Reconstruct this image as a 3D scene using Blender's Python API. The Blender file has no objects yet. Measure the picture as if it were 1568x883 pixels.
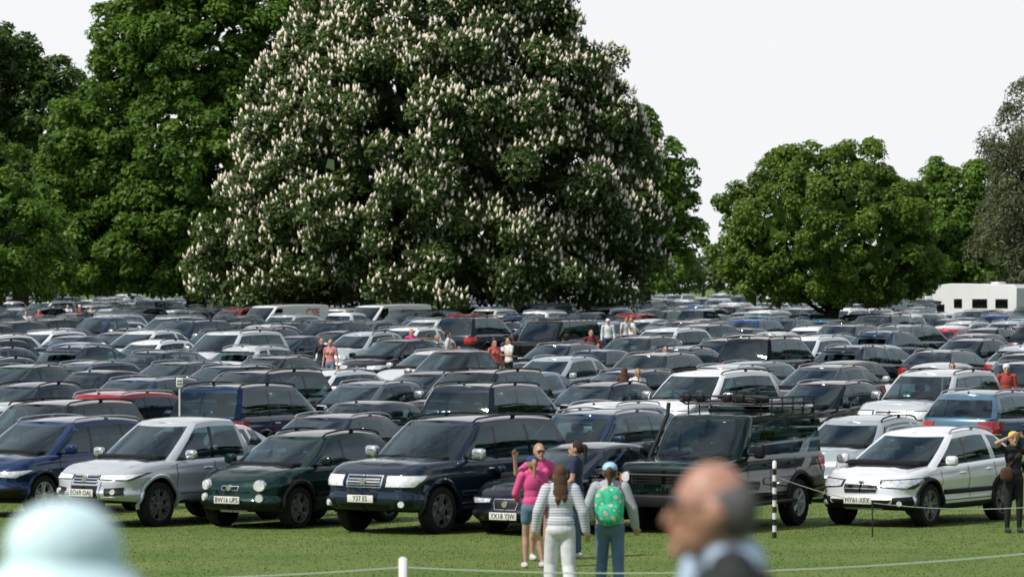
import bpy, bmesh, math, random
import numpy as np
from mathutils import Vector, Matrix
R=random.Random(11)
sc=bpy.context.scene
F=6500.0; CU=784.0; CV=430.0; CH=4.2
GX=[-60,0,8,10.8,25,45,60,85,110,150,230,400,1500]
GZ=[2.6,2.4,2.09,1.97,.9,.2,.1,.0,.38,.9,1.1,1.3,1.6]
def g(y): return float(np.interp(y,GX,GZ))
def wp(u,v,d): return Vector(((u-CU)*d/F,d,CH-(v-CV)*d/F))
sc.view_settings.view_transform='Standard'; sc.view_settings.look='None'; sc.view_settings.exposure=0

# ---------------------------------------------------------------- materials
def newmat(name):
    m=bpy.data.materials.new(name); m.use_nodes=True; nt=m.node_tree
    return m,nt,nt.nodes['Principled BSDF']
def simple(name,col,rough=.6,metal=0.,coat=0.,spec=.5,var=0.,vs=8.):
    m,nt,b=newmat(name)
    b.inputs['Base Color'].default_value=(*col,1); b.inputs['Roughness'].default_value=rough
    b.inputs['Metallic'].default_value=metal; b.inputs['Coat Weight'].default_value=coat
    b.inputs['Coat Roughness'].default_value=.04; b.inputs['Specular IOR Level'].default_value=spec
    if var>0:
        tc=nt.nodes.new('ShaderNodeTexCoord'); n=nt.nodes.new('ShaderNodeTexNoise'); n.inputs['Scale'].default_value=vs; n.inputs['Detail'].default_value=4
        nt.links.new(tc.outputs['Object'],n.inputs['Vector'])
        r=nt.nodes.new('ShaderNodeValToRGB'); r.color_ramp.elements[0].position=.3; r.color_ramp.elements[1].position=.7
        r.color_ramp.elements[0].color=(*[c*(1-var) for c in col],1); r.color_ramp.elements[1].color=(*[min(1,c*(1+var)) for c in col],1)
        nt.links.new(n.outputs['Fac'],r.inputs['Fac']); nt.links.new(r.outputs['Color'],b.inputs['Base Color'])
    return m
def paint_mat():
    m,nt,b=newmat('car_paint'); N=nt.nodes; Lk=nt.links
    oi=N.new('ShaderNodeObjectInfo'); tc=N.new('ShaderNodeTexCoord'); sx=N.new('ShaderNodeSeparateXYZ'); Lk.new(tc.outputs['Object'],sx.inputs[0])
    n=N.new('ShaderNodeTexNoise'); n.inputs['Scale'].default_value=3.; n.inputs['Detail'].default_value=6; Lk.new(tc.outputs['Object'],n.inputs['Vector'])
    mr=N.new('ShaderNodeMapRange'); mr.inputs['From Min'].default_value=.6; mr.inputs['From Max'].default_value=.3; mr.inputs['To Min'].default_value=0; mr.inputs['To Max'].default_value=.2
    Lk.new(sx.outputs['Z'],mr.inputs['Value'])
    mu=N.new('ShaderNodeMath'); mu.operation='MULTIPLY'; Lk.new(mr.outputs[0],mu.inputs[0]); Lk.new(n.outputs['Fac'],mu.inputs[1])
    mx=N.new('ShaderNodeMix'); mx.data_type='RGBA'; Lk.new(mu.outputs[0],mx.inputs['Factor']); Lk.new(oi.outputs['Color'],mx.inputs['A']); mx.inputs['B'].default_value=(.12,.105,.08,1)
    Lk.new(mx.outputs['Result'],b.inputs['Base Color']); b.inputs['Metallic'].default_value=.3; b.inputs['Roughness'].default_value=.28; b.inputs['Specular IOR Level'].default_value=.05
    b.inputs['Coat Weight'].default_value=1.; b.inputs['Coat IOR'].default_value=1.5
    rr=N.new('ShaderNodeMapRange'); rr.inputs['To Min'].default_value=.0; rr.inputs['To Max'].default_value=.03; Lk.new(n.outputs['Fac'],rr.inputs['Value']); Lk.new(rr.outputs[0],b.inputs['Coat Roughness'])
    return m
def glass_mat():
    m=bpy.data.materials.new('car_glass'); m.use_nodes=True; nt=m.node_tree; nt.nodes.clear(); N=nt.nodes; Lk=nt.links
    ge=N.new('ShaderNodeNewGeometry'); dt=N.new('ShaderNodeVectorMath'); dt.operation='DOT_PRODUCT'
    Lk.new(ge.outputs['Normal'],dt.inputs[0]); Lk.new(ge.outputs['Incoming'],dt.inputs[1])
    ab=N.new('ShaderNodeMath'); ab.operation='ABSOLUTE'; Lk.new(dt.outputs['Value'],ab.inputs[0])
    su=N.new('ShaderNodeMath'); su.operation='SUBTRACT'; su.inputs[0].default_value=1; Lk.new(ab.outputs[0],su.inputs[1])
    pw=N.new('ShaderNodeMath'); pw.operation='POWER'; pw.inputs[1].default_value=4.4; Lk.new(su.outputs[0],pw.inputs[0])
    ma=N.new('ShaderNodeMath'); ma.operation='MULTIPLY_ADD'; ma.inputs[1].default_value=.92; ma.inputs[2].default_value=.075; Lk.new(pw.outputs[0],ma.inputs[0])
    tr=N.new('ShaderNodeBsdfTransparent'); tr.inputs[0].default_value=(.27,.37,.39,1)
    gl=N.new('ShaderNodeBsdfGlossy'); gl.inputs['Roughness'].default_value=.012; gl.inputs['Color'].default_value=(.74,.93,1,1)
    mx=N.new('ShaderNodeMixShader'); Lk.new(ma.outputs[0],mx.inputs[0]); Lk.new(tr.outputs[0],mx.inputs[1]); Lk.new(gl.outputs[0],mx.inputs[2])
    o=N.new('ShaderNodeOutputMaterial'); Lk.new(mx.outputs[0],o.inputs[0]); return m
MT={}
MT['paint']=paint_mat(); MT['glass']=glass_mat()
MT['black']=simple('black_plastic',(.012,.013,.015),.5,var=.3,vs=5,spec=.25)
MT['gloss']=simple('gloss_black',(.005,.006,.007),.1,coat=.2,spec=.3)
MT['well']=simple('wheel_well',(.004,.004,.004),.95,spec=.1)
MT['inter']=simple('car_interior',(.014,.015,.017),.85,var=.2,spec=.2)
MT['seat']=simple('car_seat',(.09,.085,.08),.8,var=.3,vs=10)
MT['tyre']=simple('tyre_rubber',(.016,.016,.016),.85,var=.3,vs=20,spec=.2)
MT['rim']=simple('alloy_rim',(.6,.61,.63),.3,metal=.6)
MT['rimd']=simple('dark_rim',(.2,.205,.21),.3,metal=.5)
MT['chrome']=simple('chrome',(.8,.82,.84),.16,metal=.85)
MT['silver']=simple('silver_trim',(.45,.46,.47),.4,metal=.4)
MT['lamp']=simple('headlamp',(.60,.64,.68),.15,metal=.15,coat=1,var=.35,vs=14)
MT['lens']=simple('lamp_lens',(.82,.85,.87),.15,coat=1,var=.2,vs=16)
MT['lampd']=simple('headlamp_dark',(.03,.035,.04),.1,metal=.3,coat=1)
MT['orange']=simple('indicator',(.6,.2,.03),.2,coat=1)
MT['tail']=simple('tail_lamp',(.35,.012,.01),.15,coat=1)
MT['plate']=simple('number_plate',(.78,.78,.74),.4)
MT['platey']=simple('number_plate_rear',(.7,.5,.05),.4)
MT['ink']=simple('plate_ink',(.008,.008,.008),.5,spec=.2)
MT['white']=simple('white_panel',(.78,.79,.79),.35,coat=.4,var=.03,vs=1)
MT['redtxt']=simple('red_lettering',(.5,.02,.02),.4)
MT['grntxt']=simple('green_lettering',(.05,.25,.1),.4)
CARM=['paint','glass','black','gloss','well','inter','seat','tyre','rim','rimd','chrome','silver','lamp','lens','lampd','orange','tail','plate','platey','ink','white','redtxt','grntxt']

# ---------------------------------------------------------------- mesh builder
class MB:
    def __init__(s): s.V=[];s.Fc=[];s.M=[]
    def add(s,vs,fs,mat,T=None):
        o=len(s.V)
        for v in vs:
            s.V.append(tuple(T@Vector(v)) if T else tuple(v))
        for f in fs: s.Fc.append([i+o for i in f]); s.M.append(mat)
    def grid(s,P,mat,matf=None,closed=False):
        n=len(P);m=len(P[0]);o=len(s.V)
        for r in P: s.V.extend(tuple(p) for p in r)
        for i in range(n-1):
            for j in range(m if closed else m-1):
                j2=(j+1)%m
                s.Fc.append([o+i*m+j,o+i*m+j2,o+(i+1)*m+j2,o+(i+1)*m+j]); s.M.append(matf(i,j) if matf else mat)
    def box(s,c,sz,mat,b=.02,T=None):
        hx,hy,hz=[q/2 for q in sz]; b=min(b,hx*.9,hy*.9,hz*.9); pts=[]
        for x in(-1,1):
            for y in(-1,1):
                for z in(-1,1):
                    pts+=[(x*(hx-b),y*(hy-b),z*hz),(x*(hx-b),y*hy,z*(hz-b)),(x*hx,y*(hy-b),z*(hz-b)),(x*(hx-b*.3),y*(hy-b*.3),z*(hz-b)),(x*(hx-b),y*(hy-b*.3),z*(hz-b*.3)),(x*(hx-b*.3),y*(hy-b),z*(hz-b*.3))]
        bm=bmesh.new(); [bm.verts.new((p[0]+c[0],p[1]+c[1],p[2]+c[2])) for p in pts]
        bmesh.ops.convex_hull(bm,input=bm.verts[:]); bmesh.ops.dissolve_limit(bm,angle_limit=.02,verts=bm.verts[:],edges=bm.edges[:])
        bm.verts.index_update(); s.add([v.co for v in bm.verts],[[v.index for v in f.verts] for f in bm.faces],mat,T); bm.free()
    def tube(s,pts,r,mat,n=8,r2=None):
        pts=[Vector(p) for p in pts]; rings=[]
        for i,p in enumerate(pts):
            t=(pts[min(i+1,len(pts)-1)]-pts[max(i-1,0)]).normalized()
            a=t.cross(Vector((0,0,1)) if abs(t.z)<.9 else Vector((1,0,0))).normalized(); b=t.cross(a)
            rr=r if r2 is None else r+(r2-r)*i/(len(pts)-1)
            rings.append([p+a*math.cos(k*2*math.pi/n)*rr+b*math.sin(k*2*math.pi/n)*rr for k in range(n)])
        s.grid(rings,mat,closed=True); o=len(s.V)
        s.V.extend(tuple(p) for p in rings[0]); s.V.extend(tuple(p) for p in rings[-1])
        s.Fc.append([o+k for k in range(n)]); s.M.append(mat); s.Fc.append([o+n+k for k in range(n)]); s.M.append(mat)
    def lathe(s,prof,cx,cy,cz,sg,mat,n=36):
        s.grid([[ (cx+r*math.cos(k*2*math.pi/n),cy+sg*y,cz+r*math.sin(k*2*math.pi/n)) for k in range(n)] for y,r in prof],mat,closed=True)
    def mesh(s,name,mats,ang=32,dbl=1e-4):
        me=bpy.data.meshes.new(name); me.from_pydata(s.V,[],s.Fc)
        names=sorted(set(s.M),key=lambda q:mats.index(q)) if mats else sorted(set(s.M))
        for q in names: me.materials.append(MT[q])
        ix={q:i for i,q in enumerate(names)}; me.polygons.foreach_set('material_index',[ix[q] for q in s.M])
        bm=bmesh.new(); bm.from_mesh(me)
        if dbl: bmesh.ops.remove_doubles(bm,verts=bm.verts[:],dist=dbl)
        bmesh.ops.recalc_face_normals(bm,faces=bm.faces[:])
        for f in bm.faces: f.smooth=True
        ca=math.radians(ang)
        for e in bm.edges:
            if len(e.link_faces)==2 and (e.calc_face_angle(0)>ca): e.smooth=False
        bm.to_mesh(me); bm.free(); return me
def obj(name,me,loc=(0,0,0),rz=0,col=None,parent=None):
    o=bpy.data.objects.new(name,me); sc.collection.objects.link(o); o.location=loc; o.rotation_euler=(0,0,rz)
    if col: o.color=(*col,1)
    if parent: o.parent=parent
    return o
TXT={}
def text_geo(s,size):
    k=(s,size)
    if k in TXT: return TXT[k]
    cu=bpy.data.curves.new('t','FONT'); cu.body=s; cu.size=size; cu.align_x='CENTER'; cu.align_y='CENTER'; cu.offset=size*.012; cu.resolution_u=2
    o=bpy.data.objects.new('t',cu); sc.collection.objects.link(o); dg=bpy.context.evaluated_depsgraph_get(); me=o.evaluated_get(dg).to_mesh()
    r=([v.co.copy() for v in me.vertices],[list(p.vertices) for p in me.polygons]); o.evaluated_get(dg).to_mesh_clear()
    bpy.data.objects.remove(o); TXT[k]=r; return r

# ---------------------------------------------------------------- cars
LAY=[(0,.10,.16,.14),(.05,.04,.07,.07),(.14,.008,.02,.03),(.22,0,.0,.0),(.30,0.006,0,0),(.36,.028,.02,.01),(.46,.026,.035,.02),(.56,.012,.045,.02),(.66,.0,.055,.025),(.71,.0,.065,.03),(.76,.018,.08,.04),(.84,.026,.115,.055),(.90,.036,.165,.07),(.94,.05,.21,.085),(.97,.068,.26,.1),(1,.10,.34,.13)]
LAYBOX=[(0,.10,.12,.10),(.05,.03,.05,.05),(.14,.0,.0,.0),(.30,0,0,0),(.36,.0,.05,.05),(.5,.0,.055,.06),(.7,.0,.06,.06),(.86,.01,.065,.07),(.94,.025,.08,.08),(1,.06,.13,.11)]
def build_car(name,P):
    L=P['L'];W=P['W'];zb=P.get('zb',.27);hp=P['top'];hx=[a for a,b in hp];hz=[b for a,b in hp]
    lay=np.array(P.get('lay',LAY)); rf=P.get('rf',.34);rfx=P.get('rfx',.34);bow=P.get('bow',.14);rr=P.get('rr',.25);bowr=.08
    ft=P.get('ft',.05); crown=P.get('crown',.05); tcl=P.get('tclad',.13)
    def ztop(x):
        return float((np.interp(x-.12,hx,hz)+np.interp(x,hx,hz)*2+np.interp(x+.12,hx,hz))/4)
    zbot=lambda x: zb+.07*max(0,(abs(x)-L/2+.6)/.6)
    def ins(t): return [float(np.interp(t,lay[:,0],lay[:,k])) for k in (1,2,3)]
    def RP(u,t,rear=False,q=None):
        dy,df,dr=ins(t); w=W-dy
        cf=L/2-df-bow*((w-rf)/w)**2-rfx; cr=L/2-dr-bowr*((w-rr)/w)**2-rr
        if q is not None: x=cf+(-cr-cf)*q; y=w
        else:
            xe,rl,rx,bw,cx=(L/2-dr,rr,rr,bowr,cr) if rear else (L/2-df,rf,rfx,bow,cf)
            if u<=1: y=(w-rl)*u; x=xe-bw*(y/w)**2
            elif u<=2: a=(u-1)*math.pi/2; x=cx+rx*math.cos(a); y=w-rl+rl*math.sin(a)
            else: x=cx-(u-2); y=w
            if rear: x=-x
        y*=1-ft*max(0,x/(L/2))**3-.03*max(0,-x/(L/2))**3
        return x,y
    US=[0,.2,.4,.6,.8,1,1.15,1.3,1.45,1.6,1.75,1.88,2]
    half=[('f',u) for u in US]+[('s',i/28) for i in range(1,28)]+[('r',u) for u in US[::-1]]
    def pt(k,t):
        a,u=k; x,y=RP(u,t,a=='r',u if a=='s' else None); zz=zbot(x); return (x,y,zz+t*(ztop(x)-zz))
    lb=MB(); rows=[]
    for t in lay[:,0]:
        l=[pt(k,t) for k in half]; rows.append(l+[(p[0],-p[1],p[2]) for p in l[-2:0:-1]])
    lb.grid(rows,'paint',matf=lambda i,j:'black' if lay[i+1,0]<=tcl+1e-6 else 'paint',closed=True)
    K=12
    for t,top in((1.,True),(0.,False)):
        G=[]
        for k in half:
            p=pt(k,t); G.append([(p[0],p[1]*(1-2*j/K),p[2]+((crown*(1-(1-2*j/K)**2)+(P.get('ridge',.012) if j in(3,9) and p[0]>P['xwb']-.3 else 0))*min(1,p[1]/W*1.2) if top else 0)) for j in range(K+1)])
        xwb,xrb=P['xwb'],P['xrb']
        def mf(i,j,G=G,top=top):
            if not top: return 'well'
            x=(G[i][0][0]+G[i+1][0][0])/2
            if P.get('bed') and x<P['bed']: return 'black' if 0<j<K-1 else 'paint'
            if xrb+.1<x<xwb-.12: return 'inter' if 0<j<K-1 else 'paint'
            if xwb-.12<=x<xwb+.1: return 'black' if 0<j<K-1 else 'paint'
            return 'paint'
        lb.grid(G,'paint',matf=mf)
    me=lb.mesh(name+'_lb',CARM); lo=bpy.data.objects.new('tmp',me); sc.collection.objects.link(lo)
    xf,xr,wr=P['xf'],P['xr'],P['r']; ra=wr+P.get('gap',.055)
    cb=MB(); n=40
    for x0 in(xf,xr):
        for sg in(1,-1):
            ya,yb=sg*(W-.38),sg*(W+.15)
            cb.grid([[(x0+ra*math.cos(2*math.pi*k/n),y,wr+ra*math.sin(2*math.pi*k/n)) for k in range(n)] for y in(ya,yb)],'well',closed=True)
            for y in(ya,yb): cb.add([(x0+ra*math.cos(2*math.pi*k/n),y,wr+ra*math.sin(2*math.pi*k/n)) for k in range(n)],[list(range(n))],'well')
    ce=cb.mesh('cut',CARM); co=bpy.data.objects.new('cut',ce); sc.collection.objects.link(co)
    md=lo.modifiers.new('b','BOOLEAN'); md.object=co; md.operation='DIFFERENCE'; md.solver='EXACT'
    dg=bpy.context.evaluated_depsgraph_get(); ev=lo.evaluated_get(dg); m2=ev.to_mesh()
    mb=MB(); names=[m.name for m in me.materials]; inv={MT[q].name:q for q in CARM}
    vs=[v.co.copy() for v in m2.vertices]; mb.V.extend(tuple(v) for v in vs)
    for p in m2.polygons:
        q=inv.get(names[p.material_index],'well') if p.material_index<len(names) else 'well'
        for x0 in(xf,xr):
            if all((vs[i].x-x0)**2+(vs[i].z-wr)**2<(ra+.002)**2 for i in p.vertices): q='well'
        mb.Fc.append(list(p.vertices)); mb.M.append(q)
    ev.to_mesh_clear(); bpy.data.objects.remove(lo); bpy.data.objects.remove(co)
    def SP(u,z,off=0,rear=False):
        sg=1 if u>=0 else -1; u=abs(u); x=(-1 if rear else 1)*L/2
        for _ in range(6):
            t=(z-zbot(x))/(ztop(x)-zbot(x)); t=min(1,max(0,t)); x,y=RP(u,t,rear)
        x1,y1=RP(u+.02,t,rear); x0,y0=RP(max(0,u-.02),t,rear); dx,dy=x1-x0,y1-y0; l=math.hypot(dx,dy) or 1; nx,ny=dy/l,-dx/l
        if rear: nx,ny=-nx,-ny
        return Vector((x+nx*off,sg*(y+ny*off),z)),Vector((nx,sg*ny,0))
    def patch(c,mat,off=.01,n=10,m=6,both=True,rear=False):
        for sg in((1,-1) if both else (1,)):
            G=[]
            for j in range(m+1):
                b=j/m; r_=[]
                for i in range(n+1):
                    a=i/n
                    u=(c[0][0]*(1-a)+c[1][0]*a)*(1-b)+(c[3][0]*(1-a)+c[2][0]*a)*b
                    z=(c[0][1]*(1-a)+c[1][1]*a)*(1-b)+(c[3][1]*(1-a)+c[2][1]*a)*b
                    r_.append(SP(sg*u,z,off,rear)[0])
                G.append(r_)
            mb.grid(G,mat)
            edge=[G[0][i] for i in range(n+1)]+[G[j][n] for j in range(1,m+1)]+[G[m][i] for i in range(n-1,-1,-1)]+[G[j][0] for j in range(m-1,0,-1)]
            cen=SP(sg*(c[0][0]+c[1][0])/2,c[0][1],off,rear)[1]*.02
            mb.grid([edge,[e-cen for e in edge]],mat,closed=True)
    def disc(u,z,r,mat,off=.012,th=.02,n=20,both=True,rear=False,ry=1.):
        for sg in((1,-1) if both else (1,)):
            p,nn=SP(sg*u,z,off,rear); a=Vector((-nn.y,nn.x,0)); up=Vector((0,0,1))
            ring=[p-nn*.03+a*math.cos(k*2*math.pi/n)*r+up*math.sin(k*2*math.pi/n)*r*ry for k in range(n)]
            r2=[p+nn*th+a*math.cos(k*2*math.pi/n)*r*.85+up*math.sin(k*2*math.pi/n)*r*.85*ry for k in range(n)]
            mb.grid([ring,r2],mat,closed=True); mb.add(r2,[list(range(n))],mat)
    def sidey(x,z,off=.003):
        t=(z-zbot(x))/(ztop(x)-zbot(x)); t=min(1,max(0,t)); y=W-ins(t)[0]; return y*(1-ft*max(0,x/(L/2))**3-.03*max(0,-x/(L/2))**3)+off
    def seam(pts,wd=.014,mat='ink'):
        for sg in(1,-1):
            P2=[]
            for a,b in zip(pts[:-1],pts[1:]):
                for k in range(9): P2.append((a[0]+(b[0]-a[0])*k/9,a[1]+(b[1]-a[1])*k/9))
            P2.append(pts[-1]); A=[];B=[]
            for i,(x,z) in enumerate(P2):
                q=P2[min(i+1,len(P2)-1)];p=P2[max(i-1,0)];dx,dz=q[0]-p[0],q[1]-p[1];l=math.hypot(dx,dz) or 1
                A.append((x-dz/l*wd/2,sg*sidey(x-dz/l*wd/2,z+dx/l*wd/2),z+dx/l*wd/2)); B.append((x+dz/l*wd/2,sg*sidey(x+dz/l*wd/2,z-dx/l*wd/2),z-dx/l*wd/2))
            mb.grid([A,B],mat)
    # greenhouse
    xwb,xwt,xrb,xrt,zr=P['xwb'],P['xwt'],P['xrb'],P['xrt'],P['zr']; wb=W-.085; wt=P.get('wt',W-.27); bw=P.get('bw',.17)
    ks=[]
    for i in range(6):
        q=i/6; ks.append((xwb-bw*q*q,(wb-.10)*q,xwt-.08*q*q,(wt-.09)*q,'F'))
    ks.append((xwb-bw,wb-.10,xwt-.08,wt-.09,'A')); ks.append((xwb-bw-.07,wb-.035,xwt-.12,wt-.03,'A'))
    px,pxt,fl=xwb-bw-.17,xwt-.17,P.get('first','S')
    for xb,xt,f2 in P['win']+[(xrb+.16,xrt+.16,None)]:
        nn=4 if abs(px-xb)>.3 else 1
        for i in range(nn): ks.append((px+(xb-px)*i/nn,wb,pxt+(xt-pxt)*i/nn,wt,fl))
        px,pxt,fl=xb,xt,f2
    ks.append((xrb+.16,wb,xrt+.16,wt,'C')); ks.append((xrb+.05,wb-.08,xrt+.06,wt-.07,'R' if P.get('rearglass',1) else 'P'))
    for i in(1,2,3): ks.append((xrb+.05-.06*(i/3),(wb-.08)*(1-i/3),xrt+.06-.05*i/3,(wt-.07)*(1-i/3),'R' if P.get('rearglass',1) else 'P'))
    nk=len(ks); xm=(xwt+xrt)/2-.1; hl=(xwt-xrt)/2+.1
    rdf,rdr=P.get('rdf',.07),P.get('rdr',.1)
    def zroof(x): a=(x-xm)/hl; return zr-.03-(rdf if a>0 else rdr)*min(1.3,abs(a))**2.2
    LV=P.get('lv',[0,.05,.3,.6,.87,.96,1]); rings=[]
    def kp(k,v):
        bx,by,tx,ty,_=k; z0=min(ztop(bx),ztop(min(bx,xwb)))-.03; z1=zroof(tx); s_=math.sin(math.pi*v)
        f=by/wb
        return (bx+(tx-bx)*v+(.04*s_*(1 if bx>0 else -1)*(1-f**3)),(by+(ty-by)*v)+.03*s_*f,z0+(z1-z0)*v)
    for v in LV:
        l=[kp(k,v) for k in ks]; rings.append(l+[(p[0],-p[1],p[2]) for p in l[-2:0:-1]])
    tot=len(rings[0])
    def gf(i,j):
        jj=j if j<nk-1 else tot-1-j
        f=ks[jj][4]
        if f=='F': return 'glass' if 1<=i<=4 else ('black' if i==0 else 'paint')
        if f=='S': return 'glass' if 1<=i<=3 else ((P.get('belt','gloss')) if i==0 else 'paint')
        if f=='R': return 'glass' if 1<=i<=3 else 'paint'
        if f=='B': return 'gloss' if i<4 else 'paint'
        return 'paint'
    mb.grid(rings,'paint',matf=gf,closed=True)
    rc=P.get('rcrown',.035); l1=[]
    for k in ks:
        p=kp(k,1); cx=xm+(p[0]-xm)*.965; l1.append((cx,p[1]*.92,p[2]+.028))
    mb.grid([rings[-1],l1+[(p[0],-p[1],p[2]) for p in l1[-2:0:-1]]],'paint',closed=True)
    mb.grid([[(p[0],p[1]*(1-2*j/8),p[2]+rc*(1-(1-2*j/8)**2)) for j in range(9)] for p in l1],P.get('roofmat','paint'))
    bz=ztop(0)
    for x,y in[(P['seat1'],.37),(P['seat1'],-.37),(P['seat1']-.85,.38),(P['seat1']-.85,-.38)]:
        if P.get('van') and x<P['seat1']: continue
        mb.box((x,y,bz+.02),(.14,.46,.3),'seat',.05); mb.box((x-.02,y,bz+.26),(.1,.26,.17),'seat',.04)
    mb.tube([(xwb-.62,-.37+.17*math.cos(a),bz+.0+.17*math.sin(a)) for a in [k*math.pi/8 for k in range(17)]],.014,'inter',6)
    mb.box((xwb-.35,0,bz-.0),(.5,W*1.5,.12),'inter',.04)
    mb.box((xwt-.22,0,zroof(xwt)-.15),(.03,.24,.06),'inter',.012)
    for x0 in(xf,xr):
        for sg in(1,-1):
            cy=sg*(W-.015); r=wr; tw=.24
            mb.lathe([(-tw,.55*r),(-tw,.93*r),(-tw+.03,r),(-.035,r),(-.008,.955*r),(0,.86*r),(-.006,.72*r),(-.02,P.get('rimf',.7)*r)],x0,cy,r,sg,'tyre')
            rm=P.get('rim','rim'); q=P.get('rimf',.7)*r
            mb.lathe([(-.02,q),(-.008,q*.985),(-.008,q*.95),(-.03,q*.93),(-.1,q*.88)],x0,cy,r,sg,rm)
            mb.lathe([(-.1,q*.88),(-.1,.001)],x0,cy,r,sg,'well',24); mb.lathe([(-.085,q*.62),(-.085,.05)],x0,cy,r,sg,'silver',24)
            ns=P.get('spokes',5); dbl=P.get('split',True)
            for k in range(ns):
                for dd in((-.17,.17) if dbl else (0,)):
                    a0=2*math.pi*k/ns+.3; a1=a0+dd
                    w0,w1=(.045,.04) if dbl else (.065,.05)
                    p0=(math.cos(a0)*.06,math.sin(a0)*.06); p1=(math.cos(a1)*q*.96,math.sin(a1)*q*.96); tx,tz=-math.sin(a0),math.cos(a0)
                    vs=[]
                    for (px_,pz_),w_,yo in((p0,w0,-.02),(p1,w1,-.012)):
                        for s2,y2 in((-1,yo-.03),(-.6,yo),(.6,yo),(1,yo-.03)): vs.append((x0+px_+tx*w_/2*s2,cy+sg*y2,r+pz_+tz*w_/2*s2))
                    mb.add(vs,[[0,1,5,4],[1,2,6,5],[2,3,7,6]],rm)
            mb.lathe([(-.03,.075),(-.012,.07),(-.005,.045),(-.005,.001)],x0,cy,r,sg,rm,16)
            if P.get('arch'):
                am=P['arch']; a0,a1=-.12,math.pi+.12; A=[];B=[];C=[]
                for k in range(25):
                    a=a0+(a1-a0)*k/24; wd=P.get('archw',.06)
                    for lst,rr_,oo in((A,ra-.004,.02),(B,ra+wd*.6,.028),(C,ra+wd,.004)):
                        x_,z_=x0+rr_*math.cos(a),r+rr_*math.sin(a); lst.append((x_,sg*(sidey(x_,max(z_,zb+.02),0)+oo),z_))
                mb.grid([[(p[0],p[1]-sg*.05,p[2]) for p in A],A,B,C],am)
    mx=xwb-bw-.36; mz=ztop(mx)+.06; ms=P.get('mir',(.13,.22,.17))
    for sg in(1,-1):
        mb.box((mx,sg*(W+.13),mz+.03),ms,P.get('mirm','paint'),.05); mb.box((mx-.067,sg*(W+.13),mz+.03),(.012,ms[1]*.8,ms[2]*.75),'gloss',.004)
        mb.box((mx,sg*(W-.0),mz-.03),(.08,.2,.05),'black',.02)
    zs=zb+.16
    for xs in P['seams']:
        seam([(xs[0],ztop(xs[0])-.05),(xs[0],(zs+ztop(xs[0]))/2),(xs[1],zs)])
    if len(P['seams'])>1:
        seam([(P['seams'][0][1],zs),(P['seams'][-1][1],zs)])
    for hx_ in P['handles']:
        for sg in(1,-1):
            zz=ztop(hx_)-.16; mb.box((hx_,sg*(sidey(hx_,zz)+.015),zz),(.2,.03,.035),P.get('handm','paint'),.012)
    if P.get('sidestrip'):
        z_=zb+.3; 
        for sg in(1,-1): mb.box(((xf+xr)/2,sg*(W-.008),z_),(xf-xr-2*ra-.1,.04,.08),P['sidestrip'],.012)
    for sg in(1,-1):
        A=[];B=[]
        for k in range(9):
            x=L/2-.42+(xwb-.05-(L/2-.42))*k/8; yy=(W-.17-.08*(1-k/8)); cr=crown*(1-(yy/(W-.1))**2)
            A.append((x,sg*yy,ztop(x)+cr+.005)); B.append((x,sg*(yy-.012),ztop(x)+cr+.0055))
        mb.grid([A,B],'ink')
    if P.get('rails'):
        xa,xb=P['rails']; yy=wt-.05
        for sg in(1,-1):
            pts=[(xa+(xb-xa)*k/10,sg*yy,zroof(xa+(xb-xa)*k/10)+.075) for k in range(11)]
            pts=[(xa+.1,sg*yy,zroof(xa)+.02)]+pts+[(xb-.1,sg*yy,zroof(xb)+.02)]
            mb.tube(pts,.016,P.get('railm','silver'),8); mb.box(((xa+xb)/2,sg*yy,zroof((xa+xb)/2)+.05),(.1,.03,.06),P.get('railm','silver'),.01)
    if not P.get('van') and 'lay' not in P: mb.add([(xrt+.35,.015,zroof(xrt+.35)+.02),(xrt+.35,-.015,zroof(xrt+.35)+.02),(xrt+.12,0,zroof(xrt+.2)+.02),(xrt+.14,0,zroof(xrt+.2)+.1)],[[0,1,3],[1,2,3],[2,0,3]],'gloss')
    for y0 in(.05,-.55):
        A=[]
        for k in range(5):
            y=y0+k*.12; q=abs(y)/(wb-.1); bx=xwb-bw*q*q; v=.07+.03*k; tx=xwt-.08*q*q; A.append((bx+(tx-bx)*v+.05,y,ztop(bx)-.03+(zroof(tx)-ztop(bx)+.03)*v+.02))
        mb.tube(A,.008,'ink',5)
    for s_ in P.get('patches',[]): patch(s_[0],s_[1],off=s_[2],both=s_[3] if len(s_)>3 else True,rear=s_[4] if len(s_)>4 else False)
    for s_ in P.get('discs',[]): disc(*s_[:3],s_[3],off=s_[4],both=s_[5],ry=s_[6] if len(s_)>6 else 1.,rear=s_[7] if len(s_)>7 else False)
    tz=P.get('tailz',(ztop(-L/2)-.38,ztop(-L/2)-.08)); 
    patch([(.85,tz[0]),(2.1,tz[0]+.05),(2.25,tz[1]),(.8,tz[1])],'tail',.014,rear=True)
    zl=ztop(-L/2)*.62
    mb.box((-L/2-.005,0,zl),(.03,.53,.12),'platey',.004)
    patch([(0,zb+.05),(1.2,zb+.05),(1.2,zb+.2),(0,zb+.2)],'black',.012,rear=True)
    pz=P.get('pz',.5); px_=SP(0,pz,.035)[0].x; mb.box((px_,0,pz),(.02,.53,.12),'plate',.004)
    tv,tf=text_geo(P.get('reg','KV17 XHO'),.115)
    mb.add([(px_+.0125,v.x*.92,pz+v.y) for v in tv],tf,'ink')
    if 'extra' in P: P['extra'](mb,dict(SP=SP,zroof=zroof,ztop=ztop,wt=wt,W=W,L=L,sidey=sidey))
    return mb.mesh(name,CARM)

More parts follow.
